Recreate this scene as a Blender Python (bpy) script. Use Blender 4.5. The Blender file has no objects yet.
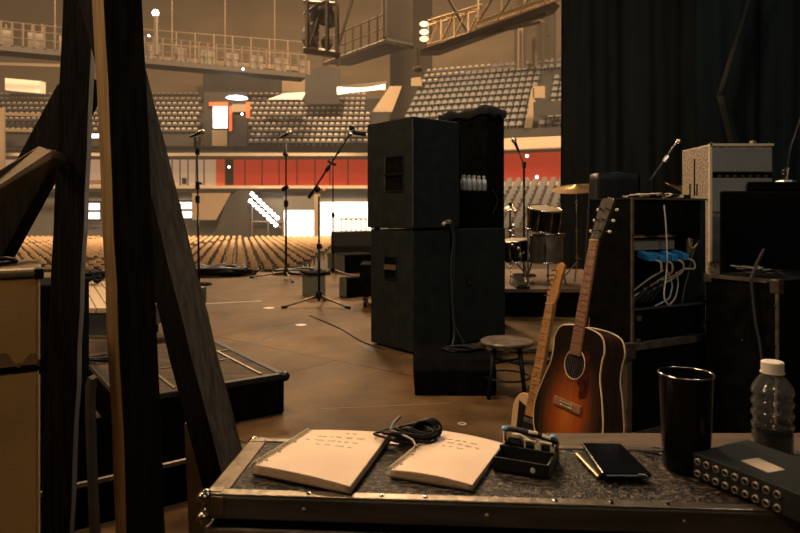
import bpy, bmesh, math, random
from mathutils import Vector, Matrix
random.seed(7)
C = bpy.context.scene.collection
R = math.radians
# ---------------------------------------------------------------- camera maths
F = 620.0; H = 0.9; HORIZON = 215
def ray(px, py):
    return Vector(((px-400)/F, 1.0, (215-py)/F))      # level camera, lens shifted down
EYE = Vector((0, 0, H))
def P(px, py, D):
    r = ray(px, py); return EYE + r*(D/r.y)
def G(px, py, z=0.0):
    r = ray(px, py); return EYE + r*((z-H)/r.z)
def hit(px, py, p, n):
    r = ray(px, py); return EYE + r*((Vector(p)-EYE).dot(n)/r.dot(n))
V = Vector
# ---------------------------------------------------------------- materials
MATS = {}
def M(name, col, rough=.6, metal=0., col2=None, scale=20., bump=0., bscale=None, detail=4., emit=None, estr=0., stretch=None, lo=.35, hi=.7, spec=.5):
    m = bpy.data.materials.new(name); m.use_nodes = True
    nt = m.node_tree; b = nt.nodes['Principled BSDF']
    b.inputs['Roughness'].default_value = rough; b.inputs['Metallic'].default_value = metal
    b.inputs['Specular IOR Level'].default_value = spec
    b.inputs['Base Color'].default_value = (*col, 1)
    if emit: b.inputs['Emission Color'].default_value = (*emit, 1); b.inputs['Emission Strength'].default_value = estr
    tc = nt.nodes.new('ShaderNodeTexCoord'); mp = nt.nodes.new('ShaderNodeMapping')
    nt.links.new(tc.outputs['Object'], mp.inputs['Vector'])
    if stretch: mp.inputs['Scale'].default_value = stretch
    if col2:
        n = nt.nodes.new('ShaderNodeTexNoise'); n.inputs['Scale'].default_value = scale; n.inputs['Detail'].default_value = detail
        r = nt.nodes.new('ShaderNodeValToRGB'); r.color_ramp.elements[0].position = lo; r.color_ramp.elements[1].position = hi
        r.color_ramp.elements[0].color = (*col, 1); r.color_ramp.elements[1].color = (*col2, 1)
        nt.links.new(mp.outputs[0], n.inputs['Vector']); nt.links.new(n.outputs['Fac'], r.inputs['Fac']); nt.links.new(r.outputs['Color'], b.inputs['Base Color'])
    if bump:
        n2 = nt.nodes.new('ShaderNodeTexNoise'); n2.inputs['Scale'].default_value = bscale or scale; n2.inputs['Detail'].default_value = 3
        bp = nt.nodes.new('ShaderNodeBump'); bp.inputs['Strength'].default_value = bump; bp.inputs['Distance'].default_value = .01
        nt.links.new(mp.outputs[0], n2.inputs['Vector']); nt.links.new(n2.outputs['Fac'], bp.inputs['Height']); nt.links.new(bp.outputs['Normal'], b.inputs['Normal'])
    MATS[name] = m
    return m
black_cab = M('black_cab', (.015,.019,.0185), .7, spec=.15, col2=(.024,.030,.028), scale=14, bump=.25, bscale=300)
black_dark = M('black_dark', (.0035,.0035,.0035), .8, spec=.03, col2=(.008,.008,.007), scale=18, bump=.2, bscale=200)
black_pl = M('black_plastic', (.009,.009,.009), .45, spec=.3)
black_gloss = M('black_gloss', (.008,.008,.009), .12)
tumbler_m = M('tumbler_black', (.004,.004,.004), .2, spec=.3)
black_cloth = M('black_cloth', (.010,.011,.011), .9, bump=.3, bscale=40)
curtain_m = M('curtain_black', (.017,.018,.016), .95, col2=(.026,.027,.022), scale=3, stretch=(3,3,.3), spec=.1)
curtain_m2 = M('curtain_bluish', (.011,.016,.016), .95, col2=(.017,.023,.022), scale=3, stretch=(3,3,.3), spec=.1)
alu = M('aluminium_worn', (.22,.185,.145), .4, .8, col2=(.10,.08,.06), scale=16, bump=.2, bscale=60)
alu_d = M('aluminium_dull', (.30,.26,.20), .45, .75, col2=(.15,.12,.10), scale=20, bump=.2, bscale=60)
chrome = M('chrome', (.55,.5,.44), .2, 1.)
silver = M('silver', (.5,.48,.45), .3, .9)
brass = M('cymbal_brass', (.42,.27,.12), .35, .85, col2=(.55,.38,.18), scale=9)
laminate = M('laminate', (.007,.006,.005), .4, .0, col2=(.15,.115,.08), scale=90, bump=.5, bscale=200, lo=.50, hi=.66, detail=12, stretch=(1,1.5,1), spec=.3)
paper = M('paper', (.66,.52,.40), .8, col2=(.60,.46,.34), scale=9)
paper_e = M('paper_edge', (.44,.31,.21), .85, col2=(.16,.10,.06), scale=60, stretch=(1,1,40))
ink = M('ink', (.24,.18,.14), .8)
blue = M('blue_plastic', (.03,.22,.50), .4)
blue_k = M('blue_knob', (.14,.36,.58), .35)
cream_c = M('cable_cream', (.42,.34,.24), .5)
bluew_c = M('cable_bluewhite', (.30,.36,.42), .5)
white_p = M('white_plastic', (.6,.55,.48), .4)
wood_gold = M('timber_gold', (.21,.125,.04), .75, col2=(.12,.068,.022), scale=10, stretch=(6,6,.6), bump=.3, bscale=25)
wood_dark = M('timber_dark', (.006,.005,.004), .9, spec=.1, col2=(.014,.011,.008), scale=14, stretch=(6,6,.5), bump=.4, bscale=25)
wood_lit_brown = M('timber_brown_lit', (.15,.11,.078), .75, col2=(.055,.040,.028), scale=14, stretch=(6,6,.4), bump=.4, bscale=25)
wood_olive = M('timber_olive', (.15,.10,.05), .7, col2=(.08,.05,.025), scale=10, bump=.3)
plank_m = M('plank_brown', (.16,.10,.06), .65, col2=(.09,.055,.033), scale=8, stretch=(1,8,8), bump=.2)
pale_wood = M('pale_plank', (.50,.40,.28), .6, col2=(.42,.32,.21), scale=6, stretch=(4,1,1))
lit_edge = M('lit_edge_grey', (.18,.19,.19), .5, .3)  # highlight along the black post's edge, painted as a grey face
tolex_tan = M('tolex_tan', (.42,.26,.085), .6, col2=(.34,.21,.065), scale=5, bump=.3, bscale=400)
tolex_stain = M('tolex_stained', (.26,.155,.05), .65, col2=(.16,.09,.03), scale=6, bump=.3, bscale=300)
piping = M('piping_cream', (.55,.47,.34), .5)
grey_panel = M('grey_panel', (.20,.205,.195), .6, col2=(.17,.175,.165), scale=5)
tweed = M('speckled_tolex', (.42,.35,.27), .5, col2=(.08,.06,.045), scale=90, detail=6, lo=.45, hi=.6)
wedge_grey = M('wedge_grey', (.17,.17,.14), .6)
clear = M('clear_plastic', (.97,.98,.97), .02)
clear.node_tree.nodes['Principled BSDF'].inputs['Transmission Weight'].default_value = .965
clear.node_tree.nodes['Principled BSDF'].inputs['IOR'].default_value = 1.45
water_m = M('water', (.8,.85,.84), .02)
water_m.node_tree.nodes['Principled BSDF'].inputs['Transmission Weight'].default_value = 1.
water_m.node_tree.nodes['Principled BSDF'].inputs['IOR'].default_value = 1.33
maple = M('maple', (.50,.27,.10), .4, col2=(.42,.21,.07), scale=12, stretch=(8,8,1))
rosewood = M('rosewood', (.30,.155,.09), .5, col2=(.20,.10,.06), scale=20, stretch=(8,8,1))
butter = M('butterscotch', (.56,.40,.25), .35, col2=(.50,.35,.21), scale=4)
binding = M('binding_cream', (.52,.40,.24), .4)
side_brown = M('mahogany_side', (.045,.022,.014), .25, col2=(.025,.013,.009), scale=8, stretch=(1,1,5))
head_black = M('headstock_black', (.03,.022,.016), .3)
tort = M('tortoise', (.085,.018,.012), .25, col2=(.02,.007,.005), scale=45)
drum_silver = M('drum_silver', (.30,.27,.22), .35, .6, col2=(.18,.155,.12), scale=14)
drum_head = M('drum_head', (.42,.33,.22), .6)
dark_metal = M('dark_metal', (.02,.02,.02), .35, .7)
stool_wood = M('stool_top', (.16,.11,.075), .4, col2=(.03,.02,.014), scale=22, lo=.4, hi=.62)
# arena
conc_tan = M('arena_tan', (.27,.20,.13), .9, col2=(.22,.16,.11), scale=.3)
conc_wall = M('arena_wall', (.135,.10,.062), .9, col2=(.10,.074,.045), scale=.12, stretch=(1,1,3))
conc_grey = M('arena_grey', (.14,.13,.115), .9, col2=(.115,.105,.095), scale=.3)
conc_dark = M('arena_dark', (.025,.023,.021), .9, col2=(.045,.038,.032), scale=.2)
steel_tan = M('steel_tan', (.10,.07,.045), .6)
steel_dark = M('steel_dark', (.08,.06,.045), .6)
red_m = M('arena_red', (.55,.055,.03), .7, col2=(.42,.04,.022), scale=.35, emit=(.80,.075,.025), estr=.34)  # emission brightens the red wall, which is no lamp
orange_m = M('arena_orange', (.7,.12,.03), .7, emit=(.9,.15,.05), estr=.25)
arena_floor_m = M('arena_floor', (.045,.03,.018), .9, col2=(.03,.02,.012), scale=.5)
seat_lit = M('seat_beige_lit', (.34,.27,.21), .6)
seat_shade = M('seat_shade_dark', (.05,.047,.047), .6)  # dark pans and lower backs paint shade below the lit seat tops
concourse_m = M('concourse_lit', (.5,.38,.28), .8, col2=(.42,.31,.22), scale=.4, emit=(1,.66,.42), estr=.30)  # emission stands in for the lighting on the concourse wall
fascia_m = M('fascia_lit', (.42,.32,.22), .9, emit=(1,.72,.48), estr=.05)  # faint emission stands in for light reaching the fascia
barrier_m = M('barrier_grey', (.30,.32,.30), .8)
tape_dim = M('tape_dim', (.30,.21,.13), .7)
plug_m = M('plug_nickel', (.62,.55,.45), .35, .3)
cord_m = M('cord_sheen', (.05,.055,.055), .35)
chair_shade = M('chair_shade_dark', (.05,.034,.02), .7)  # shade painted on the chair below its light top cap
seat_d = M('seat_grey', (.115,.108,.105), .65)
chair_lit = M('floor_chair_tan_lit', (.60,.40,.23), .6)
glow_w = M('glow_warm', (1,.9,.75), .5, emit=(1,.76,.47), estr=1.25)
glow_c = M('glow_cool', (1,1,1), .5, emit=(.80,.9,1), estr=5)
glow_d = M('glow_door', (1,1,1), .5, emit=(1,.93,.84), estr=1.3)
glow_h = M('glow_hot', (1,1,1), .5, emit=(1,.97,.92), estr=9)

def stage_mat():
    m = bpy.data.materials.new('stage_floor'); m.use_nodes = True; nt = m.node_tree; b = nt.nodes['Principled BSDF']
    b.inputs['Roughness'].default_value = .5; b.inputs['Specular IOR Level'].default_value = .12
    tc = nt.nodes.new('ShaderNodeTexCoord'); N = nt.nodes.new; L = nt.links.new
    n1 = N('ShaderNodeTexNoise'); n1.inputs['Scale'].default_value = 1.1; n1.inputs['Detail'].default_value = 9; n1.inputs['Roughness'].default_value = .62
    r1 = N('ShaderNodeValToRGB'); e = r1.color_ramp.elements; e[0].position = .34; e[1].position = .66; e[0].color = (.080,.045,.018,1); e[1].color = (.22,.135,.066,1)
    L(tc.outputs['Object'], n1.inputs['Vector']); L(n1.outputs['Fac'], r1.inputs['Fac'])
    # panel joints: rotated plywood sheets 1.22 x 2.44
    mp = N('ShaderNodeMapping'); mp.inputs['Rotation'].default_value = (0,0,R(38)); mp.inputs['Location'].default_value = (.35,.2,0); L(tc.outputs['Object'], mp.inputs['Vector'])
    br = N('ShaderNodeTexBrick'); br.inputs['Scale'].default_value = 1; br.inputs['Mortar Size'].default_value = .006; br.inputs['Brick Width'].default_value = 2.44; br.inputs['Row Height'].default_value = 1.22
    br.inputs['Color1'].default_value = (1,1,1,1); br.inputs['Color2'].default_value = (.80,.80,.80,1); br.inputs['Mortar'].default_value = (.25,.25,.25,1); L(mp.outputs[0], br.inputs['Vector'])
    mx = N('ShaderNodeMix'); mx.data_type = 'RGBA'; mx.blend_type = 'MULTIPLY'; mx.inputs[0].default_value = 1
    L(r1.outputs['Color'], mx.inputs[6]); L(br.outputs['Color'], mx.inputs[7])
    n3 = N('ShaderNodeTexNoise'); n3.inputs['Scale'].default_value = 7; n3.inputs['Detail'].default_value = 8
    r3 = N('ShaderNodeValToRGB'); r3.color_ramp.elements[0].position = .3; r3.color_ramp.elements[1].position = .65; r3.color_ramp.elements[0].color = (.45,.45,.45,1)
    L(tc.outputs['Object'], n3.inputs['Vector']); L(n3.outputs['Fac'], r3.inputs['Fac'])
    mx2 = N('ShaderNodeMix'); mx2.data_type = 'RGBA'; mx2.blend_type = 'MULTIPLY'; mx2.inputs[0].default_value = .8
    L(mx.outputs[2], mx2.inputs[6]); L(r3.outputs['Color'], mx2.inputs[7]); L(mx2.outputs[2], b.inputs['Base Color'])
    rr = N('ShaderNodeMapRange'); rr.inputs[3].default_value = .38; rr.inputs[4].default_value = .7; L(n3.outputs['Fac'], rr.inputs[0]); L(rr.outputs[0], b.inputs['Roughness'])
    return m
stage_m = stage_mat()
def burst_mat():
    m = bpy.data.materials.new('sunburst'); m.use_nodes = True; nt = m.node_tree; b = nt.nodes['Principled BSDF']; N = nt.nodes.new; L = nt.links.new
    b.inputs['Roughness'].default_value = .22
    tc = N('ShaderNodeTexCoord'); mp = N('ShaderNodeMapping'); mp.inputs['Scale'].default_value = (4.9, 3.4, 0); mp.inputs['Location'].default_value = (0, .12, 0)
    ln = N('ShaderNodeVectorMath'); ln.operation = 'LENGTH'
    n = N('ShaderNodeTexNoise'); n.inputs['Scale'].default_value = 22; n.inputs['Detail'].default_value = 6
    mp2 = N('ShaderNodeMapping'); mp2.inputs['Scale'].default_value = (3,.3,1)
    ad = N('ShaderNodeMath'); ad.operation = 'MULTIPLY_ADD'; ad.inputs[1].default_value = .22
    r = N('ShaderNodeValToRGB'); e = r.color_ramp.elements
    e[0].position = .1; e[0].color = (.46,.15,.032,1); e[1].position = 1.02; e[1].color = (.017,.011,.007,1)
    x = e.new(.5); x.color = (.25,.068,.016,1); x = e.new(.8); x.color = (.06,.026,.013,1)
    L(tc.outputs['Object'], mp.inputs[0]); L(mp.outputs[0], ln.inputs[0]); L(tc.outputs['Object'], mp2.inputs[0]); L(mp2.outputs[0], n.inputs['Vector'])
    L(n.outputs['Fac'], ad.inputs[0]); L(ln.outputs['Value'], ad.inputs[2]); L(ad.outputs[0], r.inputs['Fac']); L(r.outputs['Color'], b.inputs['Base Color'])
    return m
burst_m = burst_mat()
# ---------------------------------------------------------------- mesh builder
class MB:
    def __init__(s): s.v = []; s.f = []
    def add(s, vs, fs):
        k = len(s.v); s.v += [tuple(p) for p in vs]; s.f += [tuple(i+k for i in f) for f in fs]; return s
    def hexa(s, p):   # 8 pts: bottom 4, top 4
        return s.add(p, [(3,2,1,0),(4,5,6,7),(0,1,5,4),(1,2,6,5),(2,3,7,6),(3,0,4,7)])
    def box(s, x0,x1,y0,y1,z0,z1):
        return s.hexa([(x0,y0,z0),(x1,y0,z0),(x1,y1,z0),(x0,y1,z0),(x0,y0,z1),(x1,y0,z1),(x1,y1,z1),(x0,y1,z1)])
    def fbox(s, f, a0,a1,b0,b1,z0,z1):
        return s.hexa([f(a0,b0,z0),f(a1,b0,z0),f(a1,b1,z0),f(a0,b1,z0),f(a0,b0,z1),f(a1,b0,z1),f(a1,b1,z1),f(a0,b1,z1)])
    def prism(s, poly, ext):
        n = len(poly); e = V(ext); a = [V(p) for p in poly]; b = [p+e for p in a]
        return s.add(a+b, [tuple(range(n))[::-1], tuple(range(n, 2*n))] + [(i,(i+1)%n,(i+1)%n+n,i+n) for i in range(n)])
    def tube(s, pts, r, seg=8, caps=True, closed=False):
        pts = [V(p) for p in pts]; n = len(pts); rs = r if isinstance(r,(list,tuple)) else [r]*n
        vs = []; up = None
        for i,p in enumerate(pts):
            if closed: d = pts[(i+1)%n]-pts[i-1]
            else: d = pts[min(i+1,n-1)]-pts[max(i-1,0)]
            if d.length < 1e-9: d = V((0,0,1))
            d.normalize()
            if up is None:
                up = V((0,0,1)) if abs(d.z) < .9 else V((1,0,0))
            e1 = up - d*up.dot(d)
            if e1.length < 1e-6: e1 = d.orthogonal()
            e1.normalize(); e2 = d.cross(e1); up = e1
            for k in range(seg):
                a = 2*math.pi*k/seg; vs.append(p+e1*(rs[i]*math.cos(a))+e2*(rs[i]*math.sin(a)))
        fs = [(i*seg+k, i*seg+(k+1)%seg, (i+1)*seg+(k+1)%seg, (i+1)*seg+k) for i in range(n-1) for k in range(seg)]
        if closed: fs += [((n-1)*seg+k,(n-1)*seg+(k+1)%seg,(k+1)%seg,k) for k in range(seg)]
        elif caps: fs += [tuple(range(seg))[::-1], tuple(range((n-1)*seg, n*seg))]
        return s.add(vs, fs)
    def lathe(s, prof, c=(0,0,0), seg=24, axis=None):
        c = V(c); q = V((0,0,1)).rotation_difference(V(axis).normalized()) if axis is not None else None
        vs = []
        for r,z in prof:
            for k in range(seg):
                a = 2*math.pi*k/seg; p = V((r*math.cos(a), r*math.sin(a), z))
                if q: p = q @ p
                vs.append(c+p)
        n = len(prof)
        fs = [(i*seg+k, i*seg+(k+1)%seg, (i+1)*seg+(k+1)%seg, (i+1)*seg+k) for i in range(n-1) for k in range(seg)]
        if prof[0][0] > 1e-6: fs.append(tuple(range(seg))[::-1])
        if prof[-1][0] > 1e-6: fs.append(tuple(range((n-1)*seg, n*seg)))
        return s.add(vs, fs)
    def ball(s, c, r, seg=12, rings=8, sc=(1,1,1)):
        c = V(c); prof = [(max(1e-7, r*math.sin(math.pi*i/rings)), -r*math.cos(math.pi*i/rings)) for i in range(rings+1)]
        k = len(s.v); s.lathe(prof, (0,0,0), seg)
        for i in range(k, len(s.v)): x,y,z = s.v[i]; s.v[i] = (c.x+x*sc[0], c.y+y*sc[1], c.z+z*sc[2])
        return s
    def grid(s, fn, nu, nv, thick=None):
        vs = [fn(i/nu, j/nv) for j in range(nv+1) for i in range(nu+1)]
        return s.add(vs, [(j*(nu+1)+i, j*(nu+1)+i+1, (j+1)*(nu+1)+i+1, (j+1)*(nu+1)+i) for j in range(nv) for i in range(nu)])
    def build(s, name, mat, parent=None, bevel=0, smooth=False, solid=0, sub=0, mat_xf=None):
        vs = s.v
        if mat_xf is not None: vs = [tuple(mat_xf @ V(p)) for p in vs]
        me = bpy.data.meshes.new(name)
        o = bpy.data.objects.new(name, me); C.objects.link(o)
        if parent is not None:
            org = worldloc(parent); o.parent = parent
        else:
            xs = [p[0] for p in vs]; ys = [p[1] for p in vs]; zs = [p[2] for p in vs]
            org = V(((min(xs)+max(xs))/2, (min(ys)+max(ys))/2, min(zs))); o.location = org
        o['_w'] = tuple(org)
        me.from_pydata([tuple(V(p)-org) for p in vs], [], s.f); me.update()
        bm = bmesh.new(); bm.from_mesh(me); bmesh.ops.recalc_face_normals(bm, faces=bm.faces); bm.to_mesh(me); bm.free()
        me.materials.append(mat)
        if bevel:
            b = o.modifiers.new('b','BEVEL'); b.width = bevel; b.segments = 2; b.limit_method = 'ANGLE'
        if solid:
            b = o.modifiers.new('s','SOLIDIFY'); b.thickness = solid; b.offset = 0
        if sub:
            b = o.modifiers.new('u','SUBSURF'); b.levels = sub; b.render_levels = sub
        if smooth:
            for p in me.polygons: p.use_smooth = True
            if smooth == 'a':
                for e in me.edges: pass
                me.set_sharp_from_angle(angle=R(40))
        return o
def worldloc(o): return V(o['_w'])
def tag(o, label, cat, group=None, kind=None):
    o['label'] = label; o['category'] = cat
    if group: o['group'] = group
    if kind: o['kind'] = kind
    return o
def thing(name, label, cat, loc, group=None):
    o = bpy.data.objects.new(name, None); C.objects.link(o); o.location = loc; o['_w'] = tuple(loc); o.empty_display_size = .1
    return tag(o, label, cat, group)
def struct(o, label=None):
    o['kind'] = 'structure'
    if label: o['label'] = label
    return o
def frame(o, ang):
    o = V((o[0], o[1], 0)); a = R(ang); u = V((math.cos(a), math.sin(a), 0)); v = V((-math.sin(a), math.cos(a), 0))
    f = lambda p, q, z: o + u*p + v*q + V((0,0,z))
    f.u = u; f.v = v; f.o = o
    return f
def facept(f, px, py, b=0):   # point of pixel on plane b=const of frame, returns (a, z)
    p = hit(px, py, f.o+f.v*b, f.v); return (p-f.o).dot(f.u), p.z
def sidept(f, px, py, a=0):
    p = hit(px, py, f.o+f.u*a, f.u); return (p-f.o).dot(f.v), p.z
def arc(c, r, a0, a1, n=10, ax=(1,0,0), ay=(0,0,1)):
    c = V(c); return [c+V(ax)*r*math.cos(R(a0+(a1-a0)*i/n))+V(ay)*r*math.sin(R(a0+(a1-a0)*i/n)) for i in range(n+1)]
def bez(pts, n=8):   # catmull-rom
    p = [V(q) for q in pts]; p = [p[0]*2-p[1]] + p + [p[-1]*2-p[-2]]; out = []
    for i in range(1, len(p)-2):
        for k in range(n):
            t = k/n; out.append(.5*((2*p[i])+(-p[i-1]+p[i+1])*t+(2*p[i-1]-5*p[i]+4*p[i+1]-p[i+2])*t*t+(-p[i-1]+3*p[i]-3*p[i+1]+p[i+2])*t**3))
    return out+[p[-2]]
def copy_tree(o, parent=None):
    c = o.copy(); C.objects.link(c)
    if parent: c.parent = parent
    for ch in [x for x in bpy.data.objects if x.parent == o]: copy_tree(ch, c)
    return c

# ================================================================ STAGE SHELL
SE = 9.75
struct(MB().box(-7.6,7.6,-2.2,SE,-.08,0).build('floor', stage_m))
struct(MB().box(-7.6,7.6,SE-.02,SE,-1.9,-.08).build('wall_stage_front', black_dark))
struct(MB().box(-7.6,7.6,-2.3,-2.2,0,6.3).build('wall_back_block', black_dark))  # unseen black walls added to block ambient haze light
struct(MB().box(-7.7,-7.6,-2.2,SE,0,6.3).build('wall_left_block', black_dark))
struct(MB().box(7.6,7.7,-2.2,SE,0,6.3).build('wall_right_block', black_dark))
# closed dark stage roof, unseen, added to keep haze light off the stage
struct(MB().box(-7.7,7.7,-2.3,SE,6.3,6.4).build('ceiling_block', black_dark))

def curtain(x0, x1, y, z1, mat, name, label, seed, amp=.07, z0=.01, slant=0):
    rnd = random.Random(seed); ph = [rnd.uniform(0,6.28) for _ in range(6)]
    def fn(u, v):
        x = x0+(x1-x0)*u; s = x*9
        d = amp*(math.sin(s+ph[0])+.6*math.sin(s*1.9+ph[1])+.35*math.sin(s*3.7+ph[2]))*(.75+.35*math.sin(x*2+ph[3]))
        d += .05*math.sin(x*2.2+v*2.5+ph[4])*(1-v)
        return V((x+slant*(1-v)*(1-u), y+d*(1.15-.3*v), z0+(z1-z0)*v))
    o = MB().grid(fn, 260, 14).build(name, mat, smooth=True)
    return tag(o, label, 'curtain')
curtain(2.03, 4.6, 7.75, 4.8, curtain_m, 'stage_curtain', 'tall black pleated curtain hanging behind the drum kit and draped amplifier', 3, amp=.05)
curtain(3.15, 5.6, 6.55, 4.8, curtain_m2, 'stage_curtain', 'blue-black smoother curtain behind the speckled cabinet, folded back at its edge', 5, amp=.025, slant=-.0)
# gathered fold of the near curtain
fo = MB().grid(lambda u,v: P(0,0,6.4)*0 + (P(717+(1-v)*0+v*34 + u*(5-2*v), 96-v*110, 6.35) + V((0, -.05*math.sin(u*math.pi), 0))), 8, 10)
fo2 = fo.grid(lambda u,v: P(717+v*28+u*(7-3*v), 96+v*110, 6.35)+V((0,-.05*math.sin(u*math.pi),0)), 8, 10)
tag(fo2.build('curtain_tieback', curtain_m, smooth=True, solid=.01), 'gathered fold of black cloth pinched against the blue-black curtain', 'curtain')
# track
tr = MB().tube([(1.9,7.75,4.83),(4.7,7.75,4.83)], .03).tube([(3.1,6.55,4.83),(5.7,6.55,4.83)], .03)
struct(tr.build('trim_1', dark_metal))

# ================================================================ ARENA
AZ = -1.9
DC = 69.0
def zf(py, D): return P(400, py, D).z
struct(MB().box(-75,75,SE,95,AZ-.1,AZ).build('floor_arena', arena_floor_m))
struct(MB().box(-75,75,95,95.3,AZ,34).build('wall_far', conc_wall))
struct(MB().box(-75.3,-75,SE,95,AZ,34).build('wall_arena_left', conc_wall))
struct(MB().box(75,75.3,SE,95,AZ,34).build('wall_arena_right', conc_wall))
struct(MB().box(-75,75,SE,95,34,34.3).build('ceiling_arena', conc_dark))
LFT, BND = V((-62,DC,0)), V((P(388,200,DC).x, DC, 0))
R0, R1, R2 = V((P(396,200,66).x,66,0)), V((P(566,200,60).x,60,0)), V((P(760,200,50).x,50,0))
def strip(name, pa, pb, z0, z1, mat, thick=.4, off=0, label=None):
    d = (pb-pa).normalized(); n = V((-d.y, d.x, 0))
    a = pa+n*off; b = pb+n*off
    o = MB().prism([a+V((0,0,z0)), b+V((0,0,z0)), b+V((0,0,z1)), a+V((0,0,z1))], n*thick).build(name, mat)
    return struct(o, label)
k = 0
zr0, zr1 = zf(186, DC), zf(156, DC)
for i,(a,b) in enumerate(((LFT,BND),(BND,R0),(R0,R1),(R1,R2))):
    xa = V((P(210,170,DC).x, DC, 0))
    if i == 0:
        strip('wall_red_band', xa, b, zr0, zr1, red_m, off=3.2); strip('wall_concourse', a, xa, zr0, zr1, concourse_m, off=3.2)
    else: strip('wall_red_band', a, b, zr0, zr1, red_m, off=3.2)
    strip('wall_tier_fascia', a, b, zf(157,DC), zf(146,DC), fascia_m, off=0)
    strip('floor_tier', a, b, zf(157,DC), zf(156,DC), conc_grey, thick=3.4)
    strip('floor_mezzanine', a, b, zf(192,DC), zf(188.5,DC), conc_tan, thick=3.6)
    strip('wall_mezzanine_parapet', a, b, zf(192,DC), zf(185.5,DC), fascia_m, thick=.3)
    if i < 2: strip('wall_lower', a, b, AZ, zf(192,DC), conc_grey, off=.6)
    strip('wall_upper_back', a, b, zf(100,DC), 34, conc_wall, off=(13.5,16.5,13.2,13.2)[i])
for i in range(16):   # ledge items: doors in beige concourse, mullions of the red wall
    px = 214+i*23
    p = P(px, 170, DC+2.95)
# white-lit panels, doors and shapes of the lower concourse
def far_panel(name, pts, D, mat, label=None, thick=.25, kind='structure'):
    poly = [P(x,y,D) for x,y in pts]
    o = MB().prism(poly, (0,thick,0)).build(name, mat)
    if kind == 'structure': struct(o, label)
    return o
far_panel('wall_stair_side', [(212,241),(252,241),(252,190),(238,190),(228,198)], DC-.8, conc_dark)
far_panel('wall_ramp', [(192,220),(216,220),(231,193),(192,193)], DC-.7, conc_tan)
far_panel('wall_dark_recess', [(252,241),(284,241),(284,222),(252,190)], DC-.6, conc_dark)
far_panel('door_1', [(284,244),(318,244),(318,210),(284,210)], DC-.5, glow_d)
far_panel('door_2', [(320,236),(371,236),(371,202),(320,202)], DC-.5, glow_d)
far_panel('wall_pillar', [(314,241),(320,241),(320,194),(314,194)], DC-.9, conc_tan)
far_panel('trim_2', [(283,210),(318,210),(318,196),(283,196)], DC-.7, conc_grey)
for (x0,y0,x1,y1,n) in ((178,201,193,219,1),(87,202,101,220,2),(176,204,180,216,3)):
    w = struct(far_panel('window_%d'%n, [(x0,y1),(x1,y1),(x1,y0),(x0,y0)], DC+.2, glow_d, thick=.1))
    fr = MB()
    for a,b in (((x0,y0),(x1,y0)),((x1,y0),(x1,y1)),((x1,y1),(x0,y1)),((x0,y1),(x0,y0)),((x0,(y0+y1)/2),(x1,(y0+y1)/2))):
        fr.tube([P(*a,DC-.1),P(*b,DC-.1)], .12, 4)
    fr.build('window_frame', conc_dark, w)
far_panel('door_3', [(182,184),(186,184),(186,178),(182,178)], DC+3, conc_dark)
# orange panel and dark door in the red band
far_panel('wall_orange', [(216,185),(225,185),(225,158),(216,158)], DC+3, orange_m)
far_panel('door_4', [(225,185),(233,185),(233,158),(225,158)], DC+3, conc_dark)
# beige concourse panel joints and shelf units
mj = MB()
for px in (165,172,180,188,196,204): mj.tube([P(px,186,DC+3),P(px,156,DC+3)], .06, 4)
for px in (245,262,279,297,315,330,348): mj.tube([P(px,186,DC+3.1),P(px,157,DC+3.1)], .05, 4)
struct(mj.build('trim_3', conc_dark))
# staircase lamps: two bright diagonal rows
for i in range(8):
    for j in range(2):
        x = 252+i*3.6 - j*1.5; y = 194+i*3.4 + j*7
        o = MB().ball(P(x,y,DC-1.4), .22, 8, 6).build('stair_lamp', glow_h)
        tag(o, 'small white lamp in the glowing diagonal double row beside the dark arena stairway', 'lamp', 'stair lamps in the diagonal row')
st = MB()
for j in range(2):
    st.tube([P(250-j,192+j*7,DC-1.0),P(281,221.5+j*7,DC-1.0)], .14, 4)
for x in (252,268,283): st.tube([P(x,240,DC-1.0),P(x,196+(x-252)*.9,DC-1.0)], .1, 4)
st.tube([P(252,222,DC-1),P(283,222,DC-1)], .12, 4)
tag(st.build('stair_railing', steel_tan), 'thin steel frame carrying the diagonal rows of white stair lamps', 'railing')

# ---- seats
def seat_mesh(nm, mat, w=.5):
    m = MB(); h = w/2*.86
    m.box(-h,h,-.36,.02,.38,.46)           # pan
    m.hexa([(-h,.0,.42),(h,.0,.42),(h,.08,.42),(-h,.08,.42),(-h,.06,.70),(h,.06,.70),(h,.12,.70),(-h,.12,.70)])
    m.hexa([(-h*.85,.05,.70),(h*.85,.05,.70),(h*.85,.13,.70),(-h*.85,.13,.70),(-h*.6,.10,.88),(h*.6,.10,.88),(h*.6,.16,.88),(-h*.6,.16,.88)])
    m.box(-h*.8,-h*.65,-.2,0,0,.38).box(h*.65,h*.8,-.2,0,0,.38)
    m.mi = [1]*6+[1]*6+[0]*6+[1]*12  # pale cap stands in for light on the top of the back
    return m
def bank(pa, pb, rows, z0, rise, dep, pitch, name, inset0=0, skip=None, mat=conc_dark):
    d = (pb-pa).normalized(); n = V((-d.y,d.x,0)); L = (pb-pa).length
    m = MB(); spots = []
    for r in range(rows):
        a = pa+n*(r*dep); b = pb+n*(r*dep); z = z0+r*rise
        m.prism([a+V((0,0,z-rise)), b+V((0,0,z-rise)), b+V((0,0,z)), a+V((0,0,z))], n*(dep+.02))
        k = int(L/pitch)
        for i in range(k):
            q = a+d*((i+.5)*pitch)+n*(dep*.62)
            if skip and skip(q, r): continue
            spots.append((q+V((0,0,z)), math.atan2(d.y,d.x)))
    struct(m.build(name, mat))
    return spots
def pxof(q): return 400+q.x/q.y*F
cz0 = zf(146,DC)
sp_c = bank(LFT, BND, 10, cz0, .76, .92, .68, 'floor_centre_tier', skip=lambda q,r: (200<pxof(q)<250) or pxof(q)>368 or pxof(q)<-10 or (pxof(q)<203 and r<2))
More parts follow.
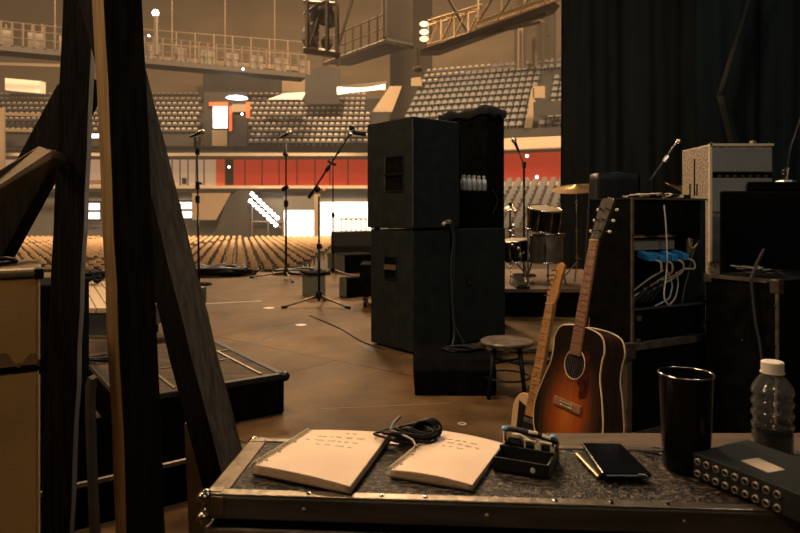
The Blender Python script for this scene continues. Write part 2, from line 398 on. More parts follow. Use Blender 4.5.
sp_r = bank(R0, R1+ (R1-R0)*.12, 11, zf(128,61), .84, .98, .74, 'floor_right_tier', skip=lambda q,r: pxof(q)>572 or pxof(q)<398-r*.2 or (pxof(q)>526+r*2.2 and pxof(q)<541+r*2.2 and r<9) )
rA = R0*.82; rB = R1*.80+V((0,0,0))
lowA = V((P(440,0,50).x,50,0)); lowB = V((P(600,0,45.5).x,45.5,0))
sp_l = bank(lowA, lowB, 11, -.5, .40, .95, .80, 'floor_lower_right_tier', skip=lambda q,r: pxof(q)>568 or pxof(q)<500, mat=conc_grey)
sp_near = sp_l+sp_r
sp_near.sort(key=lambda t: t[0].y)
ind = sp_near[:300]; rest = sp_near[300:]+sp_c
sm = seat_mesh('seat', seat_lit, .66)
def two_tone(o, dark, zc):
    o.data.materials.append(dark)
    for p in o.data.polygons:
        if p.normal.z < .5 and p.center.z < zc(p): p.material_index = 1
proto = sm.build('stadium_seat', seat_lit)
proto.data.materials.append(seat_shade)
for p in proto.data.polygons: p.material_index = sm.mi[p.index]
proto.location = (0,0,0)
for v in proto.data.vertices: pass
# re-anchor the prototype at its base
off = worldloc(proto)
for v in proto.data.vertices: v.co = v.co + off
seat2 = proto.data.copy(); seat2.materials.clear(); seat2.materials.append(seat_d); seat2.materials.append(seat_shade)
lowset = set(id(t) for t in sp_l)
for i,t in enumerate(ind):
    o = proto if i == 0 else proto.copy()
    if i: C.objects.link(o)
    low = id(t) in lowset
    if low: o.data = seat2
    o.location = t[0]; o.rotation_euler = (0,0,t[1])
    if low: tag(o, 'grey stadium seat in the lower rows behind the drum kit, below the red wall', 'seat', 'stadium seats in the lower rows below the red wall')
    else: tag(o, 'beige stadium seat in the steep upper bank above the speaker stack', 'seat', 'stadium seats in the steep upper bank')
def merge(spots, m0, name, mat, dark=seat_shade):
    m = MB()
    for q,a in spots:
        c, s = math.cos(a), math.sin(a)
        m.add([(q.x+x*c-y*s, q.y+x*s+y*c, q.z+z) for x,y,z in m0.v], m0.f)
    o = m.build(name, mat)
    o.data.materials.append(dark)
    o.data.polygons.foreach_set('material_index', m0.mi*len(spots)); o.data.update()
    return o
tag(merge(rest, sm, 'stadium_seats', seat_lit), 'farther banks of small beige stadium seats above the red wall', 'seats', kind='stuff')
# floor chairs
fc = MB(); w = .24
fc.box(-w,w,-.26,.22,.40,.47).hexa([(-w,.17,.47),(w,.17,.47),(w,.22,.47),(-w,.22,.47),(-w,.20,.68),(w,.20,.68),(w,.25,.68),(-w,.25,.68)]).hexa([(-w*.9,.19,.68),(w*.9,.19,.68),(w*.9,.26,.68),(-w*.9,.26,.68),(-w*.7,.24,.88),(w*.7,.24,.88),(w*.7,.29,.88),(-w*.7,.29,.88)])
fcs = MB().box(-w,w,-.26,.22,.38,.47).hexa([(-w,.17,.42),(w,.17,.42),(w,.22,.42),(-w,.22,.42),(-w,.20,.68),(w,.20,.68),(w,.25,.68),(-w,.25,.68)]).hexa([(-w*.9,.19,.68),(w*.9,.19,.68),(w*.9,.26,.68),(-w*.9,.26,.68),(-w*.7,.24,.88),(w*.7,.24,.88),(w*.7,.29,.88),(-w*.7,.29,.88)])
for sx in (-.17,.17):
    fc.box(sx-.02,sx+.02,-.18,-.15,0,.42).box(sx-.02,sx+.02,.15,.19,0,.5)
for m__ in (fc, fcs): m__.v = [(x*.74,y*.74,z*.76) for x,y,z in m__.v]
fc.mi = [1]*6+[1]*6+[0]*6+[1]*24; fcs.mi = [1]*6+[1]*6+[0]*6  # light cap and dark remainder paint the chairs as lit from above
spots = []
row = 0
Y = 26.0
while Y < 64:
    x = -Y*.66
    n = int((Y*.66-2)/.58)
    for i in range(n+3):
        X = -Y*.66 + i*.58 + (.0 if row%2 else 0)
        if X > -1.0 and Y < 60: continue
        if abs(X+15.5) < .6 or abs(X+29.5) < .6: continue      # aisles
        if X > -4.0-Y*.02: continue
        spots.append((V((X+random.uniform(-.03,.03), Y+random.uniform(-.04,.04), AZ)), random.uniform(-.06,.06)))
    Y += 1.45; row += 1
def vis(q):
    px = pxof(q); py = 215+(H-q.z-.6)/q.y*F
    return px < 365 and py < 277
spots = [t for t in spots if vis(t[0])]
# those that show between the timbers come first
def hidden(q):
    px = pxof(q); py = 215+(H-q.z-.6)/q.y*F
    return 108 < px < 186 or px < 0 or (50 < px < 83)
near = [t for t in spots if not hidden(t[0])][:300]
nid = set(id(t) for t in near); far = [t for t in spots if id(t) not in nid]
pc = fc.build('folding_chair', chair_lit); off = worldloc(pc); pc.data.materials.append(chair_shade)
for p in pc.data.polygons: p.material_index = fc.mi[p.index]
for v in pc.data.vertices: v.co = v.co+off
for i,t in enumerate(near):
    o = pc if i == 0 else pc.copy()
    if i: C.objects.link(o)
    o.location = t[0]; o.rotation_euler = (0,0,t[1])
    tag(o, 'tan folding chair in the arena floor rows nearest the stage edge', 'chair', 'folding chairs in the floor rows nearest the stage')
tag(merge(far, fcs, 'folding_chairs', chair_lit, chair_shade), 'rows of tan folding chairs filling the rest of the arena floor', 'chairs', kind='stuff')

# ---- upper structures of the arena
far_panel('wall_dark_entrance', [(203,96),(282,96),(282,70),(203,70)], DC+9.7, conc_dark)
far_panel('wall_dark_portal', [(204,146),(247,146),(247,92),(204,92)], DC+.3, conc_dark)
far_panel('wall_panel', [(282,92),(305,92),(305,72),(282,72)], DC+8.8, conc_tan)
door5 = far_panel('door_5', [(213,128),(227,128),(227,106),(213,106)], DC+.1, glow_c)
glow_c.node_tree.nodes['Principled BSDF'].inputs['Emission Strength'].default_value = 1.6
lc = MB().box(-.1,.1,-.1,.1,-.1,.1)
for nm,pts,mt in (('trim_4',[(209,106),(228,106),(228,102),(209,102)],orange_m),('trim_5',[(229,131),(232,131),(232,106),(229,106)],orange_m),('trim_6',[(246,118),(250,118),(250,102),(246,102)],orange_m),('wall_booth',[(232,112),(246,112),(246,104),(232,104)],conc_tan),('wall_booth_panel',[(212,146),(227,146),(227,130),(212,130)],conc_tan)):
    far_panel(nm, pts, DC-.05, mt, thick=.12)
lampm = M('lamp_blue_white', (1,1,1), .5, emit=(.72,.86,1), estr=7)
o = MB().lathe([(.01,.3),(1.0,.08),(1.15,0),(.01,-.05)], P(237,98,DC-2.6), 16).build('flood_lamp', lampm)
tag(o, 'bright blue-white lamp glowing above the distant arena doorway', 'lamp')
sof = MB(); soft = thing('soffit_light', 'long warm glowing soffit light above the steep stand beyond the microphones', 'light', P(362,90,64))
MB().prism([P(337,94,64),P(385,84,60),P(385,89,60),P(337,87,64)], (0,1.5,.2)).build('diffuser', glow_w, soft)
MB().prism([P(337,86,64),P(387,81,60),P(387,84,60),P(337,88,64)], (0,2,.2)).build('housing', steel_dark, soft)
soft = thing('soffit_light', 'short warm glowing soffit light beside the tan wall panel', 'light', P(287,97,70))
MB().prism([P(268,99,70),P(300,99,70),P(304,92,68),P(285,93,68)], (0,1.2,.1)).build('diffuser', glow_w, soft)
MB().prism([P(266,101,70),P(300,101,70),P(300,99.5,70),P(266,99.5,70)], (0,1.2,.1)).build('housing', steel_dark, soft)
soft = thing('soffit_light', 'pale lit panel on the hazy wall beyond the leaning dark timber', 'light', P(22,84,75))
MB().prism([P(5,90,75),P(40,93,75),P(40,81,75),P(5,78,75)], (0,1.2,.1)).build('diffuser', M('glow_dim',(1,.8,.6),.6,emit=(1,.72,.45),estr=.45), soft)
soft = thing('wall_lamp', 'small white lamp glowing between the two upright timbers', 'lamp', P(92,136,70))
MB().prism([P(86,138,70),P(100,138,70),P(100,134,70),P(86,134,70)], (0,.6,.1)).build('diffuser', glow_c, soft)
# balcony ring gantry at left
zg = zf(66, 61)
pA = V((P(-10,0,53).x,53,0)); pB = V((P(306,0,64).x,64,0))
g = thing('lighting_gantry', 'long tan railed gantry hanging across the hazy upper arena', 'gantry', (pA+pB)/2+V((0,0,zg)))
d = (pB-pA); dn = d.normalized(); nn = V((-dn.y,dn.x,0))
MB().prism([pA+V((0,0,zg-.5)),pB+V((0,0,zg-.5)),pB+V((0,0,zg)),pA+V((0,0,zg))], nn*2.2).build('deck', M('gantry_deck',(.03,.023,.017),.8), g)
rl = MB()
for h in (.7,1.4,2.0): rl.tube([pA+V((0,0,zg+h)),pB+V((0,0,zg+h))], .05, 5)
n = 34
for i in range(n+1):
    q = pA.lerp(pB, i/n); rl.tube([q+V((0,0,zg)), q+V((0,0,zg+2))], .09, 5)
rl.build('railing', M('gantry_rail',(.06,.042,.027),.7), g)
for i in range(0, n, 3):
    q = pA.lerp(pB,(i+.3)/n)+nn*.8; bp = MB().prism([q+V((0,0,zg)),q+dn*1.2+V((0,0,zg)),q+dn*1.2+V((0,0,zg+1.5)),q+V((0,0,zg+1.5))], nn*.4); bp.build('equipment_box', steel_dark, g)
hg = MB()
for i in range(0,n,6):
    q = pA.lerp(pB,i/n); hg.tube([q+V((0,0,zg+2)),q+V((0,0,34))], .05, 4)
hg.build('hanger', steel_tan, g)
# second, higher mesh gantry behind
g = thing('catwalk', 'faint higher catwalk fenced with mesh above the railed gantry', 'catwalk', P(245,40,72))
mm = MB(); a = P(100,26,70); b = P(306,42,72)
for h in (0,1.5,3): mm.tube([a+V((0,0,-h)),b+V((0,0,-h))], .05, 4)
for i in range(12): q = a.lerp(b,i/11); mm.tube([q,q+V((0,0,-3.4))], .07, 4)
mm.build('railing', conc_tan, g)
MB().prism([a+V((0,0,-3.4)),b+V((0,0,-3.4)),b+V((0,0,-3)),a+V((0,0,-3))],(0,1.5,0)).build('deck', conc_wall, g)
# gantry platform + dark hanging cabinet
zp = 12.2
def Z(px,py,z): return G(px,py,z)
g = thing('camera_platform', 'hanging railed platform with a tall dark cabinet, beneath the arena roof', 'platform', Z(385,45,zp))
poly = [Z(324,64,zp), Z(386,41,zp), Z(413,47,zp), Z(350,66,zp)]
MB().prism(poly, (0,0,.35)).build('deck', steel_dark, g)
e = MB().tube([poly[0],poly[1],poly[2]], .16, 5)
e.build('edge_beam', steel_tan, g)
rl = MB()
for h in (.9,1.8): rl.tube([poly[0]+V((0,0,h)),poly[1]+V((0,0,h))], .05, 5)
for i in range(9): q = poly[0].lerp(poly[1],i/8); rl.tube([q,q+V((0,0,1.9))], .07, 5)
rl.build('railing', steel_tan, g)
cb = poly[1].lerp(poly[2],.06)
MB().prism([poly[1]+V((0,0,.3)), poly[2]+V((0,0,.3)), poly[2]+V((-.3,1.5,.3)), poly[1]+V((-.3,1.5,.3))], (0,0,9)).build('cabinet', M('hang_dark',(.12,.095,.065),.8,col2=(.09,.07,.05),scale=.5), g)
MB().tube([poly[1]+V((-.1,0,.2)),poly[1]+V((-.1,0,9))], .16, 5).build('post', steel_tan, g)
mm = MB()
for px,yy in ((307,-2),(327,-2),(337,-2)): mm.tube([P(px,yy,38),P(px,52,38)], .14, 5)
mm.tube([P(304,50,38),P(340,55,38)], .25, 5).tube([P(304,2,38),P(338,4,38)], .12, 5)
mm.tube([P(304,14,38),P(326,0,38)], .1, 5).tube([P(337,50,38),P(353,-2,38)], .1, 5).tube([P(338,66,38),P(338,40,38)],.12,5)
mm.tube([P(308,20,38),P(318,46,38)], .07, 5).tube([P(318,18,38),P(310,44,38)], .07, 5)
tag(mm.build('scaffold_tower', steel_tan), 'open tan pipe frame hanging beside the railed platform', 'scaffold')
mm = MB()
for i in range(10):
    x = random.uniform(306,333); y = random.uniform(4,44); mm.ball(P(x,y,38.6), random.uniform(.25,.6), 6, 5, (1,.5,1.3))
mm.tube([P(316,2,38.6),P(316,50,38.6)],.12,5)
tag(mm.build('rigging_hoist', steel_dark), 'dark chain hoists bunched inside the tan pipe frame', 'hoist')
far_panel('wall_under_platform', [(305,104),(340,104),(340,70),(328,66),(305,70)], 72, conc_dark)
# trusses
def truss(a, b, h, name, label, mat):
    a, b = V(a), V(b); m = MB(); L = (b-a).length; k = max(4,int(L/(h*.9)))
    up = V((0,0,h)); sd = V((0,h*.7,0))
    for o_ in (V((0,0,0)), up, sd, up+sd): m.tube([a+o_,b+o_], h*.055, 5)
    for i in range(k):
        p = a.lerp(b,i/k); q = a.lerp(b,(i+1)/k)
        m.tube([p,q+up], h*.035, 4).tube([p+up,p], h*.035, 4).tube([p+sd,q+sd+up], h*.03, 4).tube([p+up,q+up+sd], h*.03, 4).tube([p,p+sd], h*.03, 4)
    return tag(m.build(name, mat), label, 'truss')
st2 = M('truss_lit', (.50,.36,.20), .5, .2)
truss(P(428,45,44), P(482,30,42), 1.7, 'roof_truss', 'short tan lattice truss meeting the three glowing lamps', st2)
truss(P(478,22,41), P(575,-12,38), 2.0, 'roof_truss', 'brightly lit lattice truss climbing above the steep stand', st2)
b_ = MB().prism([P(420,50,43),P(555,2,38),P(560,6,38),P(440,50,43)], (0,1.5,0)); b_.tube([P(440,45,43),P(545,14,39)], .18, 5)
b_.tube([P(470,38,42),P(540,22,39)], .1, 5)
tag(b_.build('catwalk_beam', steel_dark), 'dark diagonal catwalk beam running beneath the lit trusses', 'beam')
mm = MB().prism([P(513,27,44),P(545,22,44),P(540,19,44),P(515,23,44)], (0,1,.1))
tag(mm.build('ceiling_panel', st2), 'small flat tan panel hanging under the trusses before the wall pillars', 'panel')
mm = MB().tube([P(447,-3,43),P(470,36,43)], .12, 5)
tag(mm.build('diagonal_strut', steel_tan), 'thin tan strut slanting down from the roof to the short truss', 'strut')
for i,y in enumerate((24,32,39)):
    g = thing('spotlight', ['topmost','middle','lowest'][i]+' of three warm spotlights stacked beside the dark hanging cabinet', 'spotlight', P(424,y,42))
    MB().ball(P(424,y,42), .26, 10, 8, (1.2,1,.7)).build('bulb', glow_w, g)
    MB().tube([P(424,y,42.2),P(424,y,42.8)], [.32,.2], 8).tube([P(424,y-2,42.6),P(424,y,42.6)],.05,5).build('housing', steel_dark, g)
g = thing('hanging_camera', 'small pale fixture hanging on a rod below the dark cabinet', 'fixture', P(418,68,40))
MB().tube([P(418,48,40),P(418,68,40)], .1, 5).build('rod', steel_tan, g)
MB().ball(P(418,69,40), .3, 8, 6, (1.2,1,.7)).build('housing', conc_tan, g)
for i,(x,y0,y1) in enumerate(((516,26,67),(525,24,67),(543,16,65),(549,10,36),(555,12,64))):
    far_panel('wall_pilaster', [(x-1.2,y1),(x+1.2,y1),(x+1.2,y0),(x-1.2,y0)], 68, conc_dark)
far_panel('wall_light_bay', [(518,67),(523,67),(523,27),(518,27)], 69, conc_tan)
far_panel('wall_scoreboard', [(534,116),(566,114),(566,100),(534,102)], 60.0, conc_dark)
far_panel('trim_7', [(528,106),(534,106),(534,88),(532,88)], 63.5, conc_tan)
far_panel('trim_8', [(372,112),(392,112),(402,86),(390,86)], 68, conc_tan)
far_panel('trim_9', [(525,128),(532,128),(536,100),(530,100)], 61.5, conc_tan)
far_panel('trim_10', [(533,98),(545,98),(545,86),(533,86)], 63.5, conc_tan)
far_panel('trim_11', [(411,86),(422,86),(421,77),(411,78)], 72, conc_tan)
# tall thin lamp mast at the left with a bright top
g = thing('lamp_mast', 'slim dark mast topped by a small white lamp in the hazy distance', 'lamp', P(155,55,50))
MB().tube([P(156,55,50),P(156,14,50)], .16, 6).build('pole', steel_dark, g)
MB().ball(P(155.5,13,50), .26, 8, 6).build('bulb', glow_h, g)
for i,(x,y,lb) in enumerate(((229,167,'in the dark doorway of the red wall'),(527,156,'on the red wall behind the drum microphone'),(537,177,'below the red wall over the grey seats'),(149,36,'beside the slim lamp mast'),(243,69,'under the railed gantry'),(324,190,'orange, below the red wall near the boom stand'),(242,114,'inside the distant booth'))):
    tag(MB().ball(P(x,y,44 if x>500 else 60), .10, 8, 6).build('small_lamp', glow_h if i != 5 else orange_m), 'tiny glowing lamp '+lb, 'lamp')
# barrier blocks beyond the stage
g = thing('crowd_barrier', 'grey block platform with a low rail beyond the stage edge', 'barrier', P(350,248,22))
MB().prism([P(331,246,22),P(372,246,22),P(372,231,22),P(331,232,22)], (0,1.5,0)).build('platform', barrier_m, g)
mm = MB()
for x in (341,346,351,356,361,366): mm.tube([P(x,231,22),P(x,219,22)], .025, 5)
mm.tube([P(340,219,22),P(367,219,22)], .03, 5)
mm.build('rail', steel_dark, g)
MB().prism([P(331,268,22),P(372,268,22),P(372,246,22),P(331,246,22)], (0,1.5,0)).build('base', conc_dark, g)
# scaffold in the left haze
mm = MB()
for x in (6,32,42,55): mm.tube([P(x,24,62),P(x,48,62)], .1, 5)
mm.tube([P(-5,46,62),P(60,52,62)], .2, 5)
tag(mm.build('gantry_rail', steel_tan), 'faint tan rail posts in the haze beyond the leaning timber', 'railing')
far_panel('wall_left_ledge', [(-10,186),(120,184),(120,180),(-10,181)], DC-2, conc_tan)
far_panel('wall_left_light', [(-10,108),(4,108),(4,180),(-10,180)], 66, conc_tan)
for y in (112,128,62): far_panel('trim_12', [(-10,y),(60,y+2),(60,y+5),(-10,y+3)], 71, conc_tan)

# ================================================================ STAGE EQUIPMENT
# ---- PA stack
fp = frame((.084, 3.99), 40)
def cabinet(name, label, f, a0,a1,b0,b1,z0,z1, mat, cat='speaker', bevel=.008, feet=False):
    g = thing(name, label, cat, f((a0+a1)/2,(b0+b1)/2,z0))
    MB().fbox(f,a0,a1,b0,b1,z0+(.012 if feet else 0),z1).build('body', mat, g, bevel=bevel)
    if feet:
        for a in (a0+.05,a1-.05):
            for b in (b0+.05,b1-.05):
                MB().lathe([(.02,0),(.022,.013)], f(a,b,z0), 10).build('foot', black_pl, g)
    return g
def handle_on_side(g, f, a, x0,y0,x1,y1, fmat, band=False):
    # recessed handle plate on the a=const side; pixel box
    b_hi, z_hi = sidept(f, x0, y0, a); b_lo, z_lo = sidept(f, x1, y1, a)
    m = MB().fbox(f, a-.004, a+.001, b_lo, b_hi, z_lo, z_hi)
    pl = m.build('handle_recess', black_dark, g)
    t = .006
    MB().fbox(f,a-.011,a,b_hi-t,b_hi,z_lo,z_hi).build('handle_frame', fmat, g)
    fr = MB().fbox(f,a-.008,a,b_lo,b_lo+t,z_lo,z_hi).fbox(f,a-.008,a,b_lo,b_hi,z_hi-t,z_hi).fbox(f,a-.008,a,b_lo,b_hi,z_lo,z_lo+t)
    fr.build('handle_frame', black_cab, g)
    zm = (z_lo+z_hi)/2
    MB().fbox(f,a-.014,a-.002,b_lo,b_hi,zm-.012,zm+.022 if band else zm+.004).build('handle', plank_m if band else black_pl, g)
lo1 = cabinet('bass_speaker', 'large black bass speaker at the bottom of the stack, nearest the boom microphone', fp, 0,.338,0,.45,0,.80, black_cab, feet=True)
handle_on_side(lo1, fp, 0, 385.5,256,397,280, black_pl, band=True)
lo2 = cabinet('bass_speaker', 'wide black bass speaker beside the cable, under the bottled water tray', fp, .362,.905,0,.45,0,.805, black_cab, feet=True)
jm = MB(); a_,z_ = facept(fp, 468, 281); jm.fbox(fp,a_-.02,a_+.02,-.006,.0,z_-.035,z_+.03); jm.build('jack_plate', black_pl, lo2, bevel=.003)
MB().tube([fp(a_,-.004,z_-.01),fp(a_,-.02,z_-.014)], .006, 8).build('jack', chrome, lo2)
up1 = cabinet('main_speaker', 'tall black speaker with a recessed side handle, on top of the stack', fp, -.012,.415,-.01,.475,.80,1.535, black_cab, feet=True)
handle_on_side(up1, fp, -.012, 385.5,157,404,191, alu_d)
strp = MB().fbox(fp,.02,.40,-.012,-.0095,.84,.845); 
# grey strip down the near corner
MB().fbox(fp,-.014,-.008,-.013,-.007,.83,1.52).build('edge_trim', M('edge_grey',(.07,.08,.08),.5), up1)
it = MB().fbox(fp,.05,.25,.12,.3,1.535,1.553)
tag(it.build('flat_case', black_dark, bevel=.004), 'small flat black case lying on top of the tall speaker', 'case')
mid = cabinet('amplifier_case', 'low black case on the wide bass speaker carrying the water bottles', fp, .50,.93,.03,.42,.805,1.075, black_dark)
cv = MB().tube(bez([fp(.80,.025,1.08),fp(.82,.0,1.0),fp(.78,.01,.9),fp(.84,.01,.815)]), .004, 6)
tag(cv.build('audio_cable', black_pl, smooth=True), 'thin black cable hanging down the case that carries the water bottles', 'cable')
slot = cabinet('shadow_block', 'narrow black block standing in for the shadow between the tall speaker and the covered cabinet', fp, .44,.492,.05,.4,.812,1.50, black_dark)  # black block stands in for the shadow between the cabinets
# water bottles
def bottle_mb(h, r):
    return MB().lathe([(r*.9,0),(r,h*.03),(r,h*.62),(r*.9,h*.70),(r*.4,h*.84),(r*.38,h*.9)], seg=10)
bt = thing('water_bottle', 'x', 'bottle', (0,0,0), 'water bottles on the case')
bottle_mb(.105,.021).build('body', M('clear_small',(.5,.5,.47),.15,.1), bt, smooth='a')
MB().lathe([(.011,.094),(.011,.108)], seg=10).build('cap', white_p, bt)
first = True
for i in range(5):
    for j in range(3):
        o = bt if first else copy_tree(bt); first = False
        o.location = fp(.53+i*.052, .06+j*.055, 1.076); o['label'] = 'small clear water bottle in the cluster on the black case beside the speaker'
# covered tall cabinet
q = V((.70,5.02,0)); ft = frame((q.x,q.y), 40)
tall = thing('covered_cabinet', 'tall black cabinet under a rumpled cover behind the speaker stack', 'cabinet', ft(.12,.25,0))
MB().fbox(ft,0,.22,0,.54,0,1.76).build('body', black_dark, tall, bevel=.006)
def lump(u,v):
    a = -.012+.245*u; b = -.012+.565*v
    return ft(a,b,1.765+.010*math.sin(u*5+1)*math.sin(v*9+.7)+.010*math.sin(v*19+u*4)+.01)
mm = MB().grid(lump, 10, 18)
for (a0,b0,a1,b1) in ((-.012,-.012,.233,-.012),(-.012,-.012,-.012,.553)):
    mm.grid(lambda u,v: ft(a0+(a1-a0)*u, b0+(b1-b0)*u, (lump((a0+(a1-a0)*u+.012)/.245,(b0+(b1-b0)*u+.012)/.565).z)*(v)+(1.71+.012*math.sin(u*13))*(1-v)), 18, 3)
mm.build('cover', black_cloth, tall, smooth=True, solid=.006)
# plug & cable on the speakers
cb = MB().tube(bez([fp(.245,-.02,.84),fp(.262,-.04,.86),fp(.30,-.03,.84),fp(.335,-.03,.74),fp(.33,-.012,.55),fp(.34,-.014,.3),fp(.36,-.012,.10),fp(.30,-.05,.01)]), .006, 8)
cb.tube(bez([fp(.27,-.02,.845),fp(.30,-.05,.85),fp(.345,-.03,.75),fp(.352,-.012,.5),fp(.349,-.014,.2),fp(.42,-.06,.01)]), .005, 8)
g = thing('speaker_cable', 'black twin cable with shiny plugs hanging between the two bass speakers', 'cable', fp(.34,-.02,0))
cb.build('cord', cord_m, g, smooth=True)
for p0,p1 in (((.235,-.03,.835),(.26,-.03,.85)),((.275,-.03,.855),(.305,-.035,.852))):
    MB().tube([fp(*p0),fp(*p1)], .012, 8).build('plug', plug_m, g)
# floor cable heap by the stack
def heap(name, label, c, r, n, rad, mat, seed, zr=.012, cat='cable', z=0):
    rnd = random.Random(seed); pts = []
    for i in range(n):
        a = i*1.1+rnd.uniform(-.3,.3); rr = r*rnd.uniform(.45,1)
        pts.append((c[0]+rr*math.cos(a)*1.3, c[1]+rr*math.sin(a)*.8, z+rad+zr*rnd.random()))
    return tag(MB().tube(bez(pts,5), rad, 6).build(name, mat, smooth=True), label, cat)
heap('stage_cable', 'tangle of black cable on the floor at the foot of the speaker stack', (.33,3.75), .18, 22, .006, black_pl, 2)
heap('stage_cable', 'loose loops of black cable on the floor beyond the wooden stool', (.80,3.9), .25, 26, .007, black_pl, 3)
heap('stage_cable', 'dark heap of cable on the lip of the stage, behind the round-base stand', (P(215,270,9.2).x,9.3), .45, 60, .03, black_pl, 4, zr=.10)
heap('stage_cable', 'low dark cable bundle on the stage lip by the tripod stand', (P(300,272,9.2).x,9.35), .35, 30, .022, black_pl, 5, zr=.05)
heap('stage_cable', 'short loops of dark cable on the stage lip, beside the cable heap', (P(240,272,9.2).x,9.35), .2, 26, .02, black_pl, 15, zr=.05)
# wedge on floor
fw = frame((G(415,396).x, G(415,396).y), 0)
wd = thing('stage_monitor', 'low black stage monitor wedge on the floor before the speaker stack', 'monitor', fw(.2,.15,0))
MB().prism([fw(0,0,0),fw(0,0,.13),fw(0,.06,.168),fw(0,.42,.168),fw(0,.42,0)], fw.u*.405).build('body', black_dark, wd, bevel=.006)
MB().prism([fw(.02,-.003,.02),fw(.02,-.003,.125),fw(.02,.003,.127),fw(.02,.003,.02)], fw.u*.365).build('grille', black_dark, wd)
heap('stage_cable', 'coil of thin black cable resting on the low black wedge', (fw(.26,.27,0).x,fw(.26,.27,0).y), .1, 26, .005, black_pl, 8, z=.169)
# stool
sc_ = G(508,383); sx, sy = sc_.x, 3.1
zt = .275
sx = P(507,338,3.1).x
st = thing('wooden_stool', 'low round stool with a worn wooden seat and splayed black legs', 'stool', (sx,sy,0))
MB().lathe([(.115,zt-.022),(.13,zt-.018),(.134,zt-.006),(.128,zt),(.02,zt+.001)], (sx,sy,0), 32).build('seat', stool_wood, st, smooth='a')
for k in range(4):
    a = R(35+90*k); MB().tube([(sx+.085*math.cos(a),sy+.085*math.sin(a),zt-.02),(sx+.125*math.cos(a),sy+.125*math.sin(a),0)], [.012,.010], 10).build('leg', black_pl, st, smooth=True)
MB().tube([(sx+.112*math.cos(R(a)),sy+.112*math.sin(R(a)),.095) for a in range(0,360,20)], .005, 6, closed=True).build('foot_ring', black_pl, st, smooth=True)
for k in range(2):
    a = R(35+90*k); MB().tube([(sx+.1*math.cos(a),sy+.1*math.sin(a),.17),(sx-.1*math.cos(a),sy-.1*math.sin(a),.17)], .006, 8).build('stretcher', black_pl, st, smooth=True)
MB().box(sx-.03,sx-.01,sy-.115,sy-.09,zt-.04,zt-.02).build('bracket', wood_gold, st)

# ---- mic stands
def mic(label, p, d, L=.16, s=1.0):
    p = V(p); d = V(d).normalized()
    g = thing('microphone', label, 'microphone', p)
    MB().tube([p, p+d*L*.62, p+d*L*.68], [.010*s,.016*s,.018*s], 12).build('handle', dark_metal, g, smooth='a')
    MB().ball(p+d*L*.80, .026*s, 12, 10).build('grille', silver, g, smooth=True)
    MB().tube([p+d*L*.66,p+d*L*.71], .022*s, 12).build('collar', chrome, g, smooth='a')
    return g
def tripod(label, base, ztop, az=0, spread=.30, rp=.011):
    x,y = base.x, base.y
    g = thing('microphone_stand', label, 'microphone stand', (x,y,0))
    MB().tube([(x,y,.05),(x,y,ztop*.55)], rp, 10).build('lower_pole', dark_metal, g, smooth=True)
    MB().tube([(x,y,ztop*.53),(x,y,ztop)], rp*.7, 10).build('upper_pole', dark_metal, g, smooth=True)
    MB().tube([(x,y,ztop*.52),(x,y,ztop*.565)], rp*1.9, 10).tube([(x,y,ztop*.54),(x+.035,y-.02,ztop*.54)], .007, 6).build('clutch', black_pl, g)
    MB().lathe([(.02,.07),(.03,.085),(.034,.12),(.02,.15)], (x,y,0), 12).build('hub', black_pl, g, smooth='a')
    for k in range(3):
        a = R(az+120*k); e = V((x+spread*math.cos(a), y+spread*math.sin(a), .014))
        l = MB().tube([(x+.02*math.cos(a),y+.02*math.sin(a),.10),e], .010, 8).build('leg', alu_d, g, smooth=True)
        MB().tube([e-V((math.cos(a),math.sin(a),0))*.035+V((0,0,.003)), e+V((math.cos(a),math.sin(a),0))*.02], .014, 8).build('rubber_foot', black_pl, l, smooth='a')
    return g
# 1 round base
b1 = G(199,285)
g = thing('microphone_stand', 'straight microphone stand on a flat round base at the stage lip', 'microphone stand', (b1.x,b1.y,0))
MB().lathe([(.01,.035),(.15,.02),(.165,.0)], (b1.x,b1.y,0), 28).build('base', black_dark, g, smooth='a')
zt1 = P(197,141,b1.y).z
tx = P(197,141,b1.y).x
MB().tube([(b1.x,b1.y,.02),(b1.x*.5+tx*.5,b1.y,zt1*.5)], .014, 10).build('lower_pole', dark_metal, g, smooth=True)
MB().tube([(b1.x*.5+tx*.5,b1.y,zt1*.5),(tx,b1.y,zt1)], .010, 10).build('upper_pole', dark_metal, g, smooth=True)
m_ = MB()
for py in (148,182,196): p = P(197.5,py,b1.y); m_.tube([p,p-V((0,0,.09))], .028, 10)
m_.tube([P(197,182,b1.y),P(202,184,b1.y)], .014, 6)
m_.build('clutch', black_pl, g)
p = P(190,137,b1.y); d = P(204,131,b1.y)-p
mic('silver-headed microphone clipped on the round-base stand', p, d, L=d.length*1.1, s=1.3)
mm = MB()
for x in (195,199.5): mm.tube([P(x,150,b1.y-.03),P(x,137,b1.y-.03)], .02, 6)
mm.build('clip', silver, g)
# 2 tripod straight
b2 = G(286,279); ztop = P(284,140,b2.y).z
g = tripod('straight tripod microphone stand in the middle of the stage edge', b2, ztop, az=170, spread=.52, rp=.016)
MB().tube([P(282,190,b2.y),P(288,186,b2.y)], .03, 8).tube([P(284,153,b2.y),P(287,156,b2.y)], .03, 8).build('clip', black_pl, g)
p = P(279,138,b2.y); d = P(291,132,b2.y)-p
mic('silver-headed microphone tilted up on the straight tripod stand', p, d, L=d.length*1.1, s=1.3)
